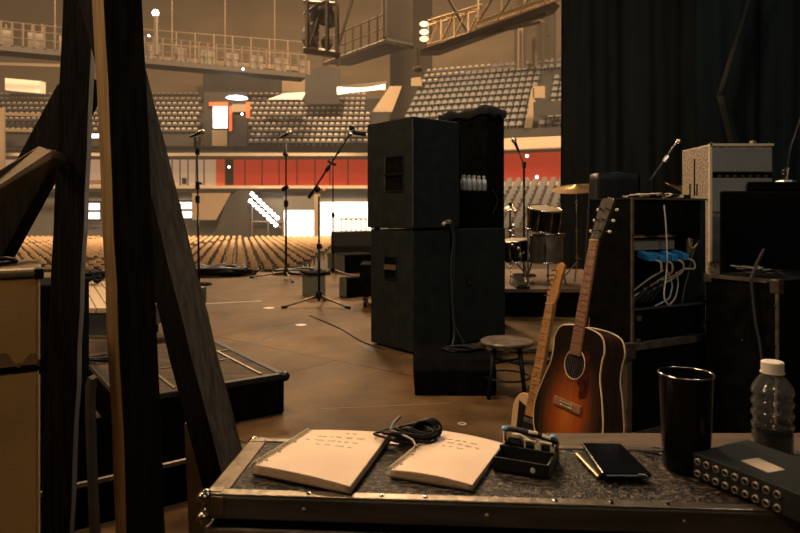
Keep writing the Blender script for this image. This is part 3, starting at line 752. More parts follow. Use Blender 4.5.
# 3 boom
b3 = G(319,306); zt3 = P(317,196,b3.y).z
g = tripod('tripod boom microphone stand standing closest to the speaker stack', b3, zt3, az=-32, spread=.36, rp=.013)
piv = V((b3.x,b3.y,zt3))
bm0 = P(308.5,198,b3.y); bm1 = P(350,134,b3.y)
MB().tube([bm0,bm1], .009, 8).build('boom_arm', dark_metal, g, smooth=True)
MB().tube([bm0,bm0.lerp(bm1,.10)], .018, 8).build('counterweight', black_pl, g)
MB().ball(P(317,189,b3.y), .034, 8, 6).tube([bm0.lerp(bm1,.42),bm0.lerp(bm1,.50)], .02, 8).tube([bm0.lerp(bm1,.7),bm0.lerp(bm1,.74)], .018, 8).build('clutch', black_pl, g)
MB().ball(bm1, .028, 8, 6).tube([bm1,P(354,129,b3.y)], .022, 8).build('clip', silver, g)
g3 = thing('microphone', 'black microphone pointing at the speaker from the boom arm', 'microphone', bm1)
MB().tube([P(352,132,b3.y),P(366,134,b3.y)], [.022,.028], 12).build('handle', black_pl, g3, smooth='a')
MB().ball(P(352,128,b3.y), .032, 10, 8).build('grille', dark_metal, g3, smooth=True)
# 4 thin stand behind
b4 = G(333,277); zt4 = P(332,163,b4.y).z
g = tripod('slim tripod microphone stand behind the boom stand, without a microphone', b4, zt4, az=-150, spread=.45, rp=.012)
MB().tube([P(328,161,b4.y),P(336,165,b4.y)], .02, 8).build('clip', black_pl, g)

# ---- stage monitors and boxes near the lip
def sbox(name, label, near, ang, a, b, h, m1, m2, cat='monitor', x0=0):
    f = frame((near.x, near.y), ang)
    g = thing(name, label, cat, f(a/2,b/2,0))
    MB().fbox(f,0,a,0,b,0,h).build('body', m2, g, bevel=.01)
    MB().fbox(f,-.006,0,.01,b-.01,.01,h-.01).build('side_panel', m1, g)
    return g, f
g,f = sbox('stage_monitor', 'small pale-sided box behind the tripod legs of the boom stand', G(311,298), 28, .17,.28,.25, wedge_grey, wedge_grey)
MB().fbox(f,-.02,.22,-.02,.30,.25,.27).build('lid', black_dark, g)
g,f = sbox('stage_monitor', 'wide black box with a grey side at the stage lip beside the stack', G(345,274), 35, .62,.55,.29, wedge_grey, black_dark)
g,f = sbox('stage_monitor', 'small black cube box with a grey side near the boom stand', G(347,298), 40, .34,.15,.215, wedge_grey, black_dark)
fc_ = frame((G(363,300).x, 6.0), 0)
g = thing('equipment_trolley', 'dark wheeled trolley peeking out behind the speaker stack', 'trolley', fc_(.3,.2,0))
MB().fbox(fc_,.0,.7,.0,.45,.11,.42).build('body', black_dark, g, bevel=.01)
for a in (.05,.6):
    for b in (.05,.4):
        w_ = MB().tube([fc_(a-.012,b,.045),fc_(a+.012,b,.045)], .045, 14).build('caster', dark_metal, g)
        MB().fbox(fc_,a-.02,a+.02,b-.015,b+.015,.06,.11).build('fork', alu_d, w_)
# floor marks
for x,y,lb,rx in ((269,308,'white spot of tape on the stage floor left of the boom stand',.055),(301,325,'pale spot of tape on the floor in front of the boom stand',.045),(462,424,'white ring mark on the floor beyond the second notebook',.016)):
    c = G(x,y)
    if y < 400: o = MB().lathe([(rx,.0005),(rx*.98,.002),(.001,.0021)], c, 18).build('tape_mark', white_p)
    else: o = MB().tube([(c.x+rx*math.cos(R(a)),c.y+rx*.9*math.sin(R(a)),.001) for a in range(0,360,15)], .003, 6, closed=True).build('tape_mark', white_p)
    tag(o, lb.replace('left of','beside'), 'tape')
def floorline(x0,y0,x1,y1,w,mat,label,name='tape_line', z=.001):
    a, b = G(x0,y0), G(x1,y1); d = (b-a).normalized(); n = V((-d.y,d.x,0))*w/2
    return tag(MB().prism([a-n,b-n,b+n,a+n], (0,0,z)).build(name, mat), label, 'tape')
floorline(200,304,262,301,.02, white_p, 'pale tape line on the stage floor near the round-base stand')
floorline(262,340,305,320,.02, black_pl, 'dark tape line slanting across the open stage floor')
floorline(375,352,360,344,.05, black_pl, 'short black cable cover at the foot of the lower speaker')
floorline(320,409,450,403,.005, tape_dim, 'thin scratched pale line across the floor beyond the notebooks')
a_ = [G(283,305),G(330,322),G(355,335),G(372,347)]
tag(MB().tube([p+V((0,0,.004)) for p in bez([G(310,316),G(340,329),G(362,342),G(385,350)])], .005, 6).build('stage_cable', black_pl), 'single black cable running along the floor to the speaker stack', 'cable')

# ---- drum riser and kit
RZ = .25
g = thing('drum_riser', 'low brown-topped black riser under the drum kit', 'riser', (1.9,6.2,0))
MB().box(.80,2.55,5.45,7.45,RZ-.03,RZ).build('deck', plank_m, g)
MB().box(.82,2.53,5.47,7.43,0,RZ-.03).build('frame', black_dark, g)
def drum(name, label, c, r, h, mat, axis=(0,0,1), headmat=drum_head, lugs=8, cat='drum'):
    c = V(c); ax = V(axis).normalized(); g = thing(name, label, cat, c)
    MB().lathe([(r,0),(r,h)], c, 28, axis=ax).build('shell', mat, g, smooth='a')
    MB().lathe([(r*.99,h),(r*.99,h+.004),(.001,h+.005)], c, 28, axis=ax).build('drumhead', headmat, g, smooth='a')
    q = V((0,0,1)).rotation_difference(ax)
    for hh in (0, h):
        pts = [c+q@V((r*1.04*math.cos(R(a)), r*1.04*math.sin(R(a)), hh)) for a in range(0,360,15)]
        MB().tube(pts, .008, 6, closed=True).build('hoop', chrome, g, smooth=True)
    for k in range(lugs):
        a = 2*math.pi*k/lugs+.2; p0 = c+q@V((r*1.03*math.cos(a), r*1.03*math.sin(a), h*.03)); p1 = c+q@V((r*1.03*math.cos(a), r*1.03*math.sin(a), h*.97))
        MB().tube([p0,p1], .006, 6).tube([p0.lerp(p1,.35),p0.lerp(p1,.65)], .013, 6).build('lug', chrome, g)
    return g
c = P(543,229,6.0)
drum('rack_tom', 'dark rack tom with a tan head on top of the drum kit', (c.x,c.y,c.z), .155, .20, black_gloss, axis=(.08,-.22,1))
c = P(547,262,6.0)
drum('floor_tom', 'wide silver drum below the dark rack tom', (c.x,c.y,c.z), .165, .27, drum_silver, lugs=6)
c = P(516,262,6.15)
drum('snare_drum', 'shadowed small drum with shiny lugs beside the speaker stack', (c.x,c.y,c.z+.02), .13, .20, dark_metal, axis=(-.1,-.1,1))
g = thing('drum_rack', 'tangle of chrome drum legs, clamps and pedals on the riser', 'drum hardware', (1.2,6.0,RZ))
rnd = random.Random(11)
def rod(m, a, b, r=.008): m.tube([a,b], r, 6)
for (x0,y0,x1,y1) in ((528,205,528,288),(532,262,524,290),(562,262,566,289),(548,262,548,289),(512,262,508,290),(524,262,530,290)):
    m = MB(); rod(m, P(x0,y0,6.05), P(x1,min(y1,288),5.85)); p = P(x1,min(y1,288),5.85); m.ball(P(x0,(y0+y1)/2,5.98),.016,6,5)
    m.tube([p,(p.x,p.y,RZ)], .008, 6)
    m.build('leg', chrome, g)
for i in range(16):
    x = rnd.uniform(508,532); y = rnd.uniform(206,282); p = P(x,y,5.8)
    MB().ball(p, rnd.uniform(.008,.018), 6, 5).tube([p,p+V((rnd.uniform(-.04,.04),rnd.uniform(0,.05),rnd.uniform(-.05,.05)))], .006, 5).build('clamp', chrome, g)
pd = P(520,286,5.6)
MB().box(pd.x-.06,pd.x+.06,5.45,5.75,RZ,RZ+.02).hexa([(pd.x-.04,5.48,RZ+.02),(pd.x+.04,5.48,RZ+.02),(pd.x+.04,5.72,RZ+.02),(pd.x-.04,5.72,RZ+.02),(pd.x-.04,5.48,RZ+.03),(pd.x+.04,5.48,RZ+.03),(pd.x+.04,5.72,RZ+.10),(pd.x-.04,5.72,RZ+.10)]).build('pedal', dark_metal, g)
def cymbal(label, c, r, tilt, stand_to, lbl2):
    c = V(c); g = thing('cymbal', label, 'cymbal', c)
    MB().lathe([(.004,.025),(.025,.022),(.045,.006),(r*.6,-.006),(r,-.016),(r,-.018),(r*.6,-.009),(.004,.004)], c, 36, axis=tilt).build('bronze', brass, g, smooth='a')
    MB().tube([c+V((0,0,.02)),c+V((0,0,.05))], .010, 8).build('wing_nut', dark_metal, g)
    s = thing('cymbal_stand', lbl2, 'cymbal stand', (c.x,c.y,stand_to))
    MB().tube([(c.x,c.y,c.z),(c.x,c.y,stand_to+.2)], .010, 8).build('pole', chrome, s)
    for z in (.25,.5,.75): MB().tube([(c.x,c.y,stand_to+z),(c.x,c.y,stand_to+z+.03)], .018, 8).tube([(c.x,c.y,stand_to+z),(c.x+.03,c.y-.02,stand_to+z)], .006, 5).build('clutch', chrome, s)
    for k in range(3):
        a = R(200+120*k); MB().tube([(c.x,c.y,stand_to+.22),(c.x+.22*math.cos(a),c.y+.22*math.sin(a),stand_to+.008)], .008, 6).build('leg', chrome, s)
c = P(577,187,5.7)
cymbal('large gold cymbal tilted in front of the black curtain', c, .225, (-.12,-.22,1), RZ, 'chrome cymbal stand under the large gold cymbal')
c = P(682,189,6.1)
cymbal('dim gold cymbal half hidden behind the speckled cabinet', c, .17, (.5,-.3,1), 0.0, 'chrome stand under the dim cymbal behind the rack')
c = P(510,208,6.5)
cymbal('small gold hi-hat cymbal at the edge of the speaker stack', c, .12, (.05,-.1,1), RZ, 'thin hi-hat stand beside the speaker stack')
b5 = P(524,200,6.6)
g = thing('microphone_stand', 'tall thin microphone stand rising behind the rack tom', 'microphone stand', (b5.x,b5.y,RZ))
MB().tube([(b5.x,b5.y,RZ+.02),P(524,166,6.6)], .011, 8).build('pole', dark_metal, g)
MB().tube(bez([P(524,166,6.6),P(522,160,6.6),P(518.5,151,6.6)]), .008, 8).build('gooseneck', silver, g)
MB().lathe([(.13,0),(.12,.02),(.01,.025)], (b5.x,b5.y,RZ), 18).build('base', black_dark, g)
MB().tube([P(524,168,6.6),P(524,162,6.6)], .022, 8).build('clutch', chrome, g)
mic('black microphone on the tall stand above the rack tom', P(519,152,6.6), P(513,138,6.6)-P(519,152,6.6), L=.17, s=1.1)

# ---- draped amp
X0, X1, Y0, Y1, ZT = P(598,200,3.7).x, P(640,200,3.7).x, 3.7, 3.86, P(600,174,3.8).z
g = thing('draped_amplifier', 'amplifier hidden under a glossy black sheet behind the cable rack', 'amplifier', ((X0+X1)/2,(Y0+Y1)/2,0))
MB().box(X0+.02,X1-.02,Y0+.02,Y1-.02,0,ZT-.01).build('body', black_dark, g, bevel=.01)
def drape(u, v):
    ang = 2*math.pi*u; n = 6
    cx, cy = (X0+X1)/2, (Y0+Y1)/2; hx, hy = (X1-X0)/2, (Y1-Y0)/2
    c, s = math.cos(ang), math.sin(ang); k = 1/max(abs(c)/1, abs(s)/1)
    bx, by = c*k*hx, s*k*hy
    if v < .25: t = v/.25; return V((cx+bx*t, cy+by*t, ZT+.01*math.sin(ang*3)*t))
    t = (v-.25)/.75; fl = 1+(.16*t)*(1+.5*math.sin(ang*3+1)+.10*math.sin(ang*11))
    return V((cx+bx*fl, cy+by*fl, ZT-.02*t-t*.62))
MB().grid(drape, 96, 20).build('sheet', M('sheet_black',(.0045,.005,.005),.5,bump=.3,bscale=9,spec=.25), g, smooth=True)

# ---- rack with cables
fr = frame((.935, 2.5), 27.3)
WR, DR = .45, .235
zb, zt_ = .385, .964
def fz(x,y,b=0): return facept(fr,x,y,b)
g = thing('cable_rack', 'open black rack case full of blue plugs and looping cables', 'rack case', fr(WR/2,DR/2,zb))
_, zo1 = fz(640,233); _, zo0 = fz(640,309)
a0 = .012; a1 = WR-.03
MB().fbox(fr,0,a0,0,DR,zb,zt_).build('side_panel', black_dark, g, bevel=.003)
MB().fbox(fr,a1,WR,0,DR,zb,zt_).build('side_panel', black_cab, g, bevel=.003)
MB().fbox(fr,a0,a1,DR-.012,DR,zb,zt_).build('rear_panel', black_dark, g)
MB().fbox(fr,a0,a1,0.002,DR-.012,zo1,zt_).build('top_panel', black_dark, g, bevel=.003)
MB().fbox(fr,a0,a1,0.002,DR-.012,zb,zo0).build('lower_drawer', black_dark, g, bevel=.003)
MB().fbox(fr,a0,a1,-.004,.008,zo0-.004,zo0+.004).build('shelf_edge', silver, g)
MB().fbox(fr,-.003,.009,-.004,.004,zb,zt_).build('rack_rail', alu_d, g)
MB().fbox(fr,-.003,WR+.003,-.004,DR,zt_,zt_+.006).build('lid', black_cab, g)
MB().fbox(fr,-.0045,WR+.0045,-.006,.004,zt_-.001,zt_+.007).build('edge_trim', alu_d, g)
for (x,y) in ((637,222),(674,222),(650,315),(693,330)):
    a,z = fz(x,y); MB().tube([fr(a,.002,z),fr(a,-.006,z)], .006, 8).build('screw', chrome, g)
for (x,y) in ((638,318),(637,341),(705,302),(704,325)):
    a,z = fz(x,y); MB().fbox(fr,a-.008,a+.010,-.012,.0,z-.012,z+.010).build('latch', alu_d, g, bevel=.002)
a,z = fz(641,246); a2,z2 = fz(680,239)
MB().fbox(fr,.022,.30,.04,.12,z-.02,z+.025).build('patch_panel', grey_panel, g)
MB().fbox(fr,.022,.29,.02,.03,zo1-.02,zo1-.004).build('label_strip', M('tan_strip',(.30,.20,.11),.7,col2=(.03,.02,.015),scale=14,lo=.48,hi=.52), g)
MB().fbox(fr,.375,.405,.03,.04,zo0+.20,zo1-.03).build('wood_batten', wood_gold, g)
cols = [(646,255),(657,256),(668,255),(679,254)]
ends = [(654,272),(661,275),(670,276),(676,270)]
for i,((x,y),(ex,ey)) in enumerate(zip(cols,ends)):
    a,z = fz(x,y,.02)
    c_ = thing('patch_cable', 'cream patch cable with a blue plug, '+['first','second','third','fourth'][i]+' from the rack\'s near rail', 'cable', fr(a,.02,z))
    MB().hexa([fr(a-.020,-.018,z-.024),fr(a+.014,-.018,z-.024),fr(a+.018,.05,z-.012),fr(a-.018,.05,z-.012),fr(a-.020,-.018,z+.002),fr(a+.014,-.018,z+.002),fr(a+.018,.05,z+.018),fr(a-.018,.05,z+.018)]).build('plug', blue, c_, bevel=.002)
    a2,z2 = fz(ex,ey,.02)
    pts = [fr(a+.012,-.010,z-.016),fr(a+.032,-.026,z-.03),fr(a+.036,-.026,z-.06),fr(a2+.01,-.01,z2+.005),fr(a2-.02,.03,z2-.03),fr(a2-.09,.08,z2-.10+.01*i),fr(.05+.03*i,.10,zo0+.02)]
    MB().tube(bez(pts), .0042, 8).build('cord', cream_c if i!=2 else cream_c, c_, smooth=True)
for i,(pl,mt,lb) in enumerate(((((664,205),(666,228),(667,258),(666,276),(664,296),(668,305)),white_p,'thin pale cable hanging down the face of the rack from its top'),
      (((667,270),(672,284),(671,292),(668,299),(655,306)),bluew_c,'blue-white cable curving down inside the rack'),
      (((689,238),(690,245),(693,248),(697,244)),cream_c,'short hooked cream cable near the far post of the rack'),
      (((699,240),(692,256),(688,275),(684,290),(682,303)),cable_m := M('cable_grey',(.06,.055,.05),.5),'grey cable running down along the wooden batten in the rack'),
      (((676,272),(678,284),(675,298),(668,306)),cream_c,'cream cable looping low inside the rack'))):
    pts = [hit(x,y,fr.o+fr.v*(-.012),fr.v) for x,y in pl]
    tag(MB().tube(bez(pts), .0035, 8).build('rack_cable', mt, smooth=True), lb, 'cable')
for i in range(5):
    pts = [fr(.04+.03*i,.05,zo0+.012),fr(.08+.035*i,.03,zo0+.05+.01*i),fr(.15+.03*i,.06,zo0+.12),fr(.2+.02*i,.09,zo0+.16)]
    tag(MB().tube(bez(pts), .005, 8).build('rack_cable', black_pl, smooth=True), 'black cable in the shadowed bundle at the bottom of the open rack', 'cable', 'black cables bundled in the open rack')
# lower flight case
fl = frame((.905, 2.47), 27.3)
g = thing('flight_case', 'black flight case with aluminium edges underneath the cable rack', 'flight case', fl(.26,.2,0))
WL, DL, HL = .535, .32, .383
MB().fbox(fl,0,WL,0,DL,0,HL).build('body', black_dark, g)
for (A0,A1,B0,B1,Z0,Z1) in ((0,WL,-.006,.02,HL-.028,HL+.002),(-.006,.02,0,DL,HL-.028,HL+.002),(-.006,.022,-.006,.022,0,HL),(WL-.02,WL+.004,-.006,.02,0,HL),(-.004,WL,-.006,.012,0,.03)):
    MB().fbox(fl,A0,A1,B0,B1,Z0,Z1).build('edge_trim', alu_d, g, bevel=.002)
for (a,b) in ((.01,-.004),(WL-.01,-.004)):
    MB().fbox(fl,a-.028,a+.028,b-.008,b+.02,HL-.06,HL+.006).build('corner_plate', alu, g, bevel=.004)
# cables heap on top of rack, mic
def heap2(name,label,f,a0,a1,b0,b1,z,rad,n,mat,seed,zr=.02):
    rnd = random.Random(seed)
    pts = [f(rnd.uniform(a0,a1),rnd.uniform(b0,b1),z+rad+rnd.random()*zr) for _ in range(n)]
    return tag(MB().tube(bez(pts,6), rad, 6).build(name, mat, smooth=True), label, 'cable')
ZR = zt_+.007
heap2('audio_cable','tangled pale cable lying on top of the cable rack',fr,.15,.40,.04,.2,ZR,.0035,26,cream_c,3)
heap2('audio_cable','tangled black cable lying among pale loops on the rack top',fr,.13,.38,.04,.2,ZR,.004,22,black_pl,4)
mb = P(652,192,2.75); g = thing('microphone_stand','short boom microphone stand standing on the cable rack','microphone stand',(mb.x,mb.y,ZR))
MB().lathe([(.04,0),(.035,.008),(.008,.012)],(mb.x,mb.y,ZR),16).build('base', black_pl, g)
MB().tube([(mb.x,mb.y,ZR),P(652,177,2.75)], .006, 8).build('pole', dark_metal, g)
MB().tube([P(651,180,2.75),P(672,150,2.75)], .007, 8).build('boom_arm', dark_metal, g)
MB().tube([P(664,162,2.75),P(668,156,2.75)], .011, 8).build('clutch', silver, g)
mic('slim silver-tipped microphone on the short boom over the rack', P(669,153,2.75), P(681,139,2.75)-P(669,153,2.75), L=.085, s=.42)
an = thing('radio_receiver','small black radio receiver with three upright aerials on the rack','receiver',fr(.39,.12,ZR))
MB().fbox(fr,.375,.43,.06,.2,ZR,ZR+.018).build('body', black_pl, an)
pp = hit(694,195,fr(.4,.12,0),V((0,1,0)))
for x,y in ((690,184),(694.5,159),(697,184)):
    D_ = fr(.4,.12,0).y; p = P(x,y,D_); MB().tube([(p.x,p.y,ZR+.015),p], .0035, 6).build('aerial', black_pl, an)

# ---- speckled cabinet
fs = frame((P(710,0,4.0).x, 4.0), 0)
ZS = P(710,144,4.0).z
g = thing('speckled_cabinet', 'tall cabinet in speckled tan covering with two plain grey front panels', 'cabinet', fs(.2,.2,0))
MB().fbox(fs,0,.41,0.012,.40,0,ZS).build('body', tweed, g, bevel=.008)
zz = [P(710,y,4.0).z for y in (148,172,178,212)]
MB().fbox(fs,.012,.40,-.004,.012,zz[1],zz[0]).build('front_panel', grey_panel, g, bevel=.004)
MB().fbox(fs,.012,.40,.0,.0125,zz[2]-.01,zz[1]+.01).build('vent_slot', black_dark, g)
m_ = MB()
for i in range(7): m_.fbox(fs,.05+i*.05,.05+i*.05+.02,-.003,0,zz[2]+.006,zz[2]+.02)
m_.build('knob_row', M('dim_metal',(.12,.11,.10),.4,.6), g)
MB().fbox(fs,.012,.40,-.004,.012,zz[3],zz[2]).build('front_panel', grey_panel, g, bevel=.004)
MB().fbox(fs,-.004,.012,-.006,.014,.6,ZS+.003).fbox(fs,0,.41,-.006,.006,ZS-.012,ZS+.003).build('edge_trim', piping, g)
for a in (.02,.39): MB().ball(fs(a,.01,ZS),.015,8,6).build('corner_stud', chrome, g)
MB().fbox(fs,.012,.40,-.004,.012,.60,zz[3]-.03).build('lower_panel', M('lower_grey',(.09,.095,.09),.6,col2=(.05,.05,.05),scale=12), g)
MB().lathe([(.012,0),(.01,.004),(.001,.005)], V((fs.o.x-.001,4.12,P(701,167,4.05).z)), 10, axis=(-1,0,0)).build('jack_socket', chrome, g)
it = thing('small_pedal','little silver gadget lying on top of the speckled cabinet','gadget',fs(.32,.1,ZS))
MB().fbox(fs,.24,.30,.06,.12,ZS+.004,ZS+.012).fbox(fs,.31,.335,.06,.1,ZS+.004,ZS+.03).build('body', silver, it, bevel=.002)
# ---- dark boxes at right
fd = frame((P(722,0,2.9).x,2.92), 0)
ZD = P(740,191,2.92).z
g = thing('bass_amplifier','wide matte black amplifier cabinet in front of the speckled cabinet','amplifier',fd(.45,.2,0))
MB().prism([fd(0,0,0),fd(.9,0,0),fd(.9,.42,0),fd(.22,.42,0)],(0,0,ZD)).build('body', black_dark, g, bevel=.01)
MB().fbox(fd,.03,.87,-.005,.002,.1,ZD-.04).build('grille', M('grille_dark',(.004,.0045,.005),.8,spec=.03), g)
o = thing('slim_amplifier','slim black amplifier head resting on the wide black cabinet','amplifier',fd(.5,.2,ZD))
MB().prism([fd(.14,.02,ZD+.006),fd(.85,.02,ZD+.006),fd(.85,.34,ZD+.006),fd(.31,.34,ZD+.006)],(0,0,.039)).build('body', black_dark, o, bevel=.005)
MB().fbox(fd,.34,.36,.05,.3,ZD,ZD+.007).fbox(fd,.80,.82,.05,.3,ZD,ZD+.007).build('foot', black_pl, o)
zc = ZD+.046
cm = P(786,180,3.05)
g = thing('microphone_stand','small chrome-clamped microphone stand on the slim amplifier head','microphone stand',(cm.x,cm.y,zc))
MB().lathe([(.05,0),(.045,.01),(.01,.014)],(cm.x,cm.y,zc),16).build('base', silver, g)
MB().tube([(cm.x,cm.y,zc),P(790,150,3.05),P(801,118,3.05)], .006, 8).build('pole', dark_metal, g)
MB().tube([P(786,180,3.05),P(788,168,3.05)], .012, 8).tube([P(782,172,3.05),P(792,170,3.05)], .007, 6).ball(P(784,172,3.05),.013,6,5).build('clamp', chrome, g)
# lower speaker with near corner px 778
n_ = P(778,0,2.3); lft = P(705,0,2.56)
dv = V((n_.x-lft.x, 2.3-2.56, 0)); Lf = dv.length; an_ = math.degrees(math.atan2(dv.y,dv.x))
fq = frame((lft.x,2.56), an_)
ZQ = P(778,281,2.3).z
g = thing('floor_speaker','black speaker with metal corner guards standing behind the water bottle','speaker',fq(Lf/2,.3,0))
MB().fbox(fq,0,Lf,0,.55,0,ZQ).build('body', black_dark, g, bevel=.006)
MB().fbox(fq,-.002,Lf+.002,-.004,.006,ZQ-.012,ZQ+.003).fbox(fq,Lf-.008,Lf+.003,-.004,.004,0,ZQ-.05).build('edge_trim', alu_d, g)
MB().fbox(fq,Lf-.03,Lf+.006,-.006,.03,ZQ-.05,ZQ+.005).build('corner_guard', alu, g, bevel=.004)
MB().fbox(fq,-.004,.03,-.006,.02,ZQ-.03,ZQ+.004).build('corner_guard', alu_d, g, bevel=.004)
for i,(x,y) in enumerate(((716,279),(743,281),(769,282),(743,340),(787,306),(781,346))):
    a,z = facept(fq,min(x,776),y); MB().tube([fq(a,0,z),fq(a,-.006,z)], .005, 8).build('screw', chrome, g)
heap2('audio_cable','small clump of cables on top of the speaker behind the bottle',fq,.03,.25,.08,.2,ZQ+.003,.0035,22,cable_m,6,zr=.03)
pts = [hit(x,y,fq.o+fq.v*(-.02),fq.v) for x,y in ((751,277),(753,300),(756,325),(761,352),(764,400))]
g = thing('hanging_strap','grey wand and black cord hanging down the face of the corner-guarded speaker','cable',pts[-1])
MB().tube(bez(pts), .005, 8).build('cord', M('cord_dim',(.035,.035,.035),.6), g, smooth=True)
MB().tube([hit(x,y,fq.o+fq.v*(-.02),fq.v) for x,y in ((751,279),(757,263),(764,249))], [.007,.006,.0045], 8).build('wand', M('wand_grey',(.09,.09,.09),.4), g)

# ================================================================ GUITARS
def gmat(org, scale, view_px, yaw, lean):
    vd = ray(view_px, 300); b = math.atan2(-vd.y, -vd.x)        # direction back to the camera
    a = b - R(yaw); n0 = V((math.cos(a), math.sin(a), 0))
    al = R(lean); ax = V((0,0,1))*math.cos(al) - n0*math.sin(al); n = n0*math.cos(al)+V((0,0,1))*math.sin(al)
    w = ax.cross(n)      # right-hand side seen from the front
    m = Matrix((( w.x, ax.x, n.x, org.x),(w.y, ax.y, n.y, org.y),(w.z, ax.z, n.z, org.z),(0,0,0,1)))
    return m @ Matrix.Scale(scale,4)
def outline(ctrl, n=10):   # right-half control points (y, halfwidth) from bottom to top, mirrored
    pts = bez([(x,y,0) for x,y in ctrl], n)
    rt = [(max(p.x,0), p.y) for p in pts]
    return rt + [(-x,y) for x,y in rt[::-1][1:-1]]
class Guitar:
    def __init__(s, name, label, mat4):
        s.g = bpy.data.objects.new(name, None); C.objects.link(s.g); s.g.matrix_world = mat4; s.g['_w'] = (0,0,0); tag(s.g, label, 'guitar')
    def part(s, mb, name, mat, parent=None, **k):
        return mb.build(name, mat, parent or s.g, **k)
# local coordinates: x right (seen from front), y up along the strings, z toward viewer; origin = bridge
def ring(m, pts, z, r): return m.tube([(x,y,z) for x,y in pts], r, 6, closed=True)
br = P(568,405,2.2)
A = Guitar('acoustic_guitar', 'sunburst acoustic guitar with cream binding leaning beside the cable rack', gmat(br, .935, 567, 51, 12))
ol = outline([(0,-.195),(.10,-.19),(.172,-.14),(.196,-.05),(.172,.05),(.142,.13),(.138,.19),(.142,.235),(.118,.28),(.06,.297),(0,.30)])
dep = .100
A.part(MB().prism([(x,y,-dep+.004) for x,y in ol], (0,0,dep-.008)), 'sides', side_brown, smooth='a')
A.part(MB().prism([(x,y,-.004) for x,y in ol], (0,0,.004)), 'soundboard', burst_m)
A.part(MB().prism([(x,y,-dep) for x,y in ol], (0,0,.004)), 'back', side_brown)
bnd = A.part(ring(ring(MB(), ol, -.001, .0036), ol, -dep+.002, .0036), 'binding', binding, smooth=True)
A.part(MB().lathe([(.053,.0008),(.001,.001)], (0,.155,0), 36), 'soundhole', M('hole_black',(.004,.003,.003),.9))
A.part(MB().tube([(.0565*math.cos(R(a)),.155+.0565*math.sin(R(a)),.001) for a in range(0,360,8)], .0028, 6, closed=True), 'rosette', binding, smooth=True)
pg = [(.050,.215),(.072,.205),(.076,.175),(.082,.13),(.085,.115),(.095,.09),(.09,.06),(.078,.045),(.06,.04),(.048,.05),(.045,.075),(.035,.09),(.03,.105),(.042,.115),(.052,.13),(.056,.155)]
A.part(MB().prism([(x+.004*math.sin(i*2.1),y+.003*math.cos(i*2.7),.0005) for i,(x,y) in enumerate(pg)], (0,0,.0015)), 'pickguard', tort)
A.part(MB().box(-.078,.078,-.016,.016,.0,.009), 'bridge', rosewood, bevel=.003)
A.part(MB().box(-.036,.036,.004,.008,.009,.013), 'saddle', binding)
for i in range(6): A.part(MB().ball((-.028+.0112*i,-.006,.0105), .0036, 8, 6), 'bridge_pin', white_p)
A.part(MB().hexa([(-.029,.19,.002),(.029,.19,.002),(.022,.635,.002),(-.022,.635,.002),(-.029,.19,.010),(.029,.19,.010),(.022,.635,.010),(-.022,.635,.010)]), 'fingerboard', rosewood)
nk = MB()
for k in range(2):
    pass
nk.prism([(.026*math.cos(R(a)), .285, .002+.024*math.sin(R(a))) for a in range(180,361,20)], (0,.36,0))
A.part(nk, 'neck', side_brown, smooth='a')
fb = MB()
for i in range(1,21):
    y = .635-.635*(1-2**(-i/12.))
    if y < .195: break
    fb.box(-.026,.026,y-.0009,y+.0009,.010,.0114)
A.part(fb, 'frets', silver)
dt = MB()
for i in (3,5,7,9,12):
    y = .635-.635*(1-2**(-(i-.5)/12.)); dt.lathe([(.0035,.0104),(.001,.0108)], (0,y,0), 10)
A.part(dt, 'fret_markers', binding)
A.part(MB().box(-.022,.022,.633,.639,.004,.013), 'nut', binding)
hd = [(-.022,.638),(.022,.638),(.029,.66),(.036,.80),(.026,.812),(.014,.808),(0,.816),(-.014,.808),(-.026,.812),(-.036,.80),(-.029,.66)]
A.part(MB().prism([(x,y,-.008-(y-.638)*.2) for x,y in hd], (0,0,.014)), 'headstock', head_black, bevel=.001)
for i in range(3):
    for s_ in (-1,1):
        y = .675+i*.045; z = -.004-(y-.638)*.2
        tn = A.part(MB().tube([(s_*.018,y,z),(s_*.018,y,z+.022)], .0035, 8).tube([(s_*.032,y,z-.004),(s_*.046,y,z-.004)], .002, 6), 'tuning_peg', chrome)
        A.part(MB().ball((s_*.052,y,z-.004), .009, 10, 8, (1,.8,.5)), 'peg_button', piping, parent=tn)
sg = MB()
for i in range(6):
    x0 = -.028+.0112*i; x1 = -.0175+.007*i
    sg.tube([(x0,0,.014),(x1,.637,.0142)], .0004, 4).tube([(x1,.637,.0142),((-.018 if i<3 else .018),.675+(i if i<3 else 5-i)*.045,.004-(.04+(i if i<3 else 5-i)*.045)*.2)], .0004, 4)
A.part(sg, 'strings', silver)
# electric
eb = P(525,453,2.52)
E = Guitar('electric_guitar', 'cream electric guitar with a pale maple neck and black pickguard', gmat(eb, .945, 526, 44, 15))
ctrl_r = [(0,-.17),(.08,-.165),(.145,-.13),(.16,-.06),(.135,.02),(.115,.07),(.125,.12),(.15,.155),(.165,.19),(.15,.21),(.11,.195),(.065,.165),(.035,.16),(.02,.175),(0,.175)]
ctrl_l = [(0,-.17),(.08,-.165),(.145,-.13),(.165,-.06),(.14,.02),(.112,.07),(.115,.13),(.118,.18),(.10,.225),(.07,.243),(.045,.235),(.03,.20),(.02,.175),(0,.175)]
rp = [(max(p.x,0),p.y) for p in bez([(x,y,0) for x,y in ctrl_r],6)]; lp = [(-max(p.x,0),p.y) for p in bez([(x,y,0) for x,y in ctrl_l],6)]
oe = rp+lp[::-1][1:-1]
E.part(MB().prism([(x,y,-.042) for x,y in oe], (0,0,.042)), 'body', butter, bevel=.004, smooth='a')
pgd = [(-.028,.185),(-.085,.205),(-.075,.12),(-.07,.06),(-.075,.02),(-.03,.015),(.0,.03),(.04,.03),(.06,.06),(.07,.13),(.045,.14),(.028,.16),(.028,.185)]
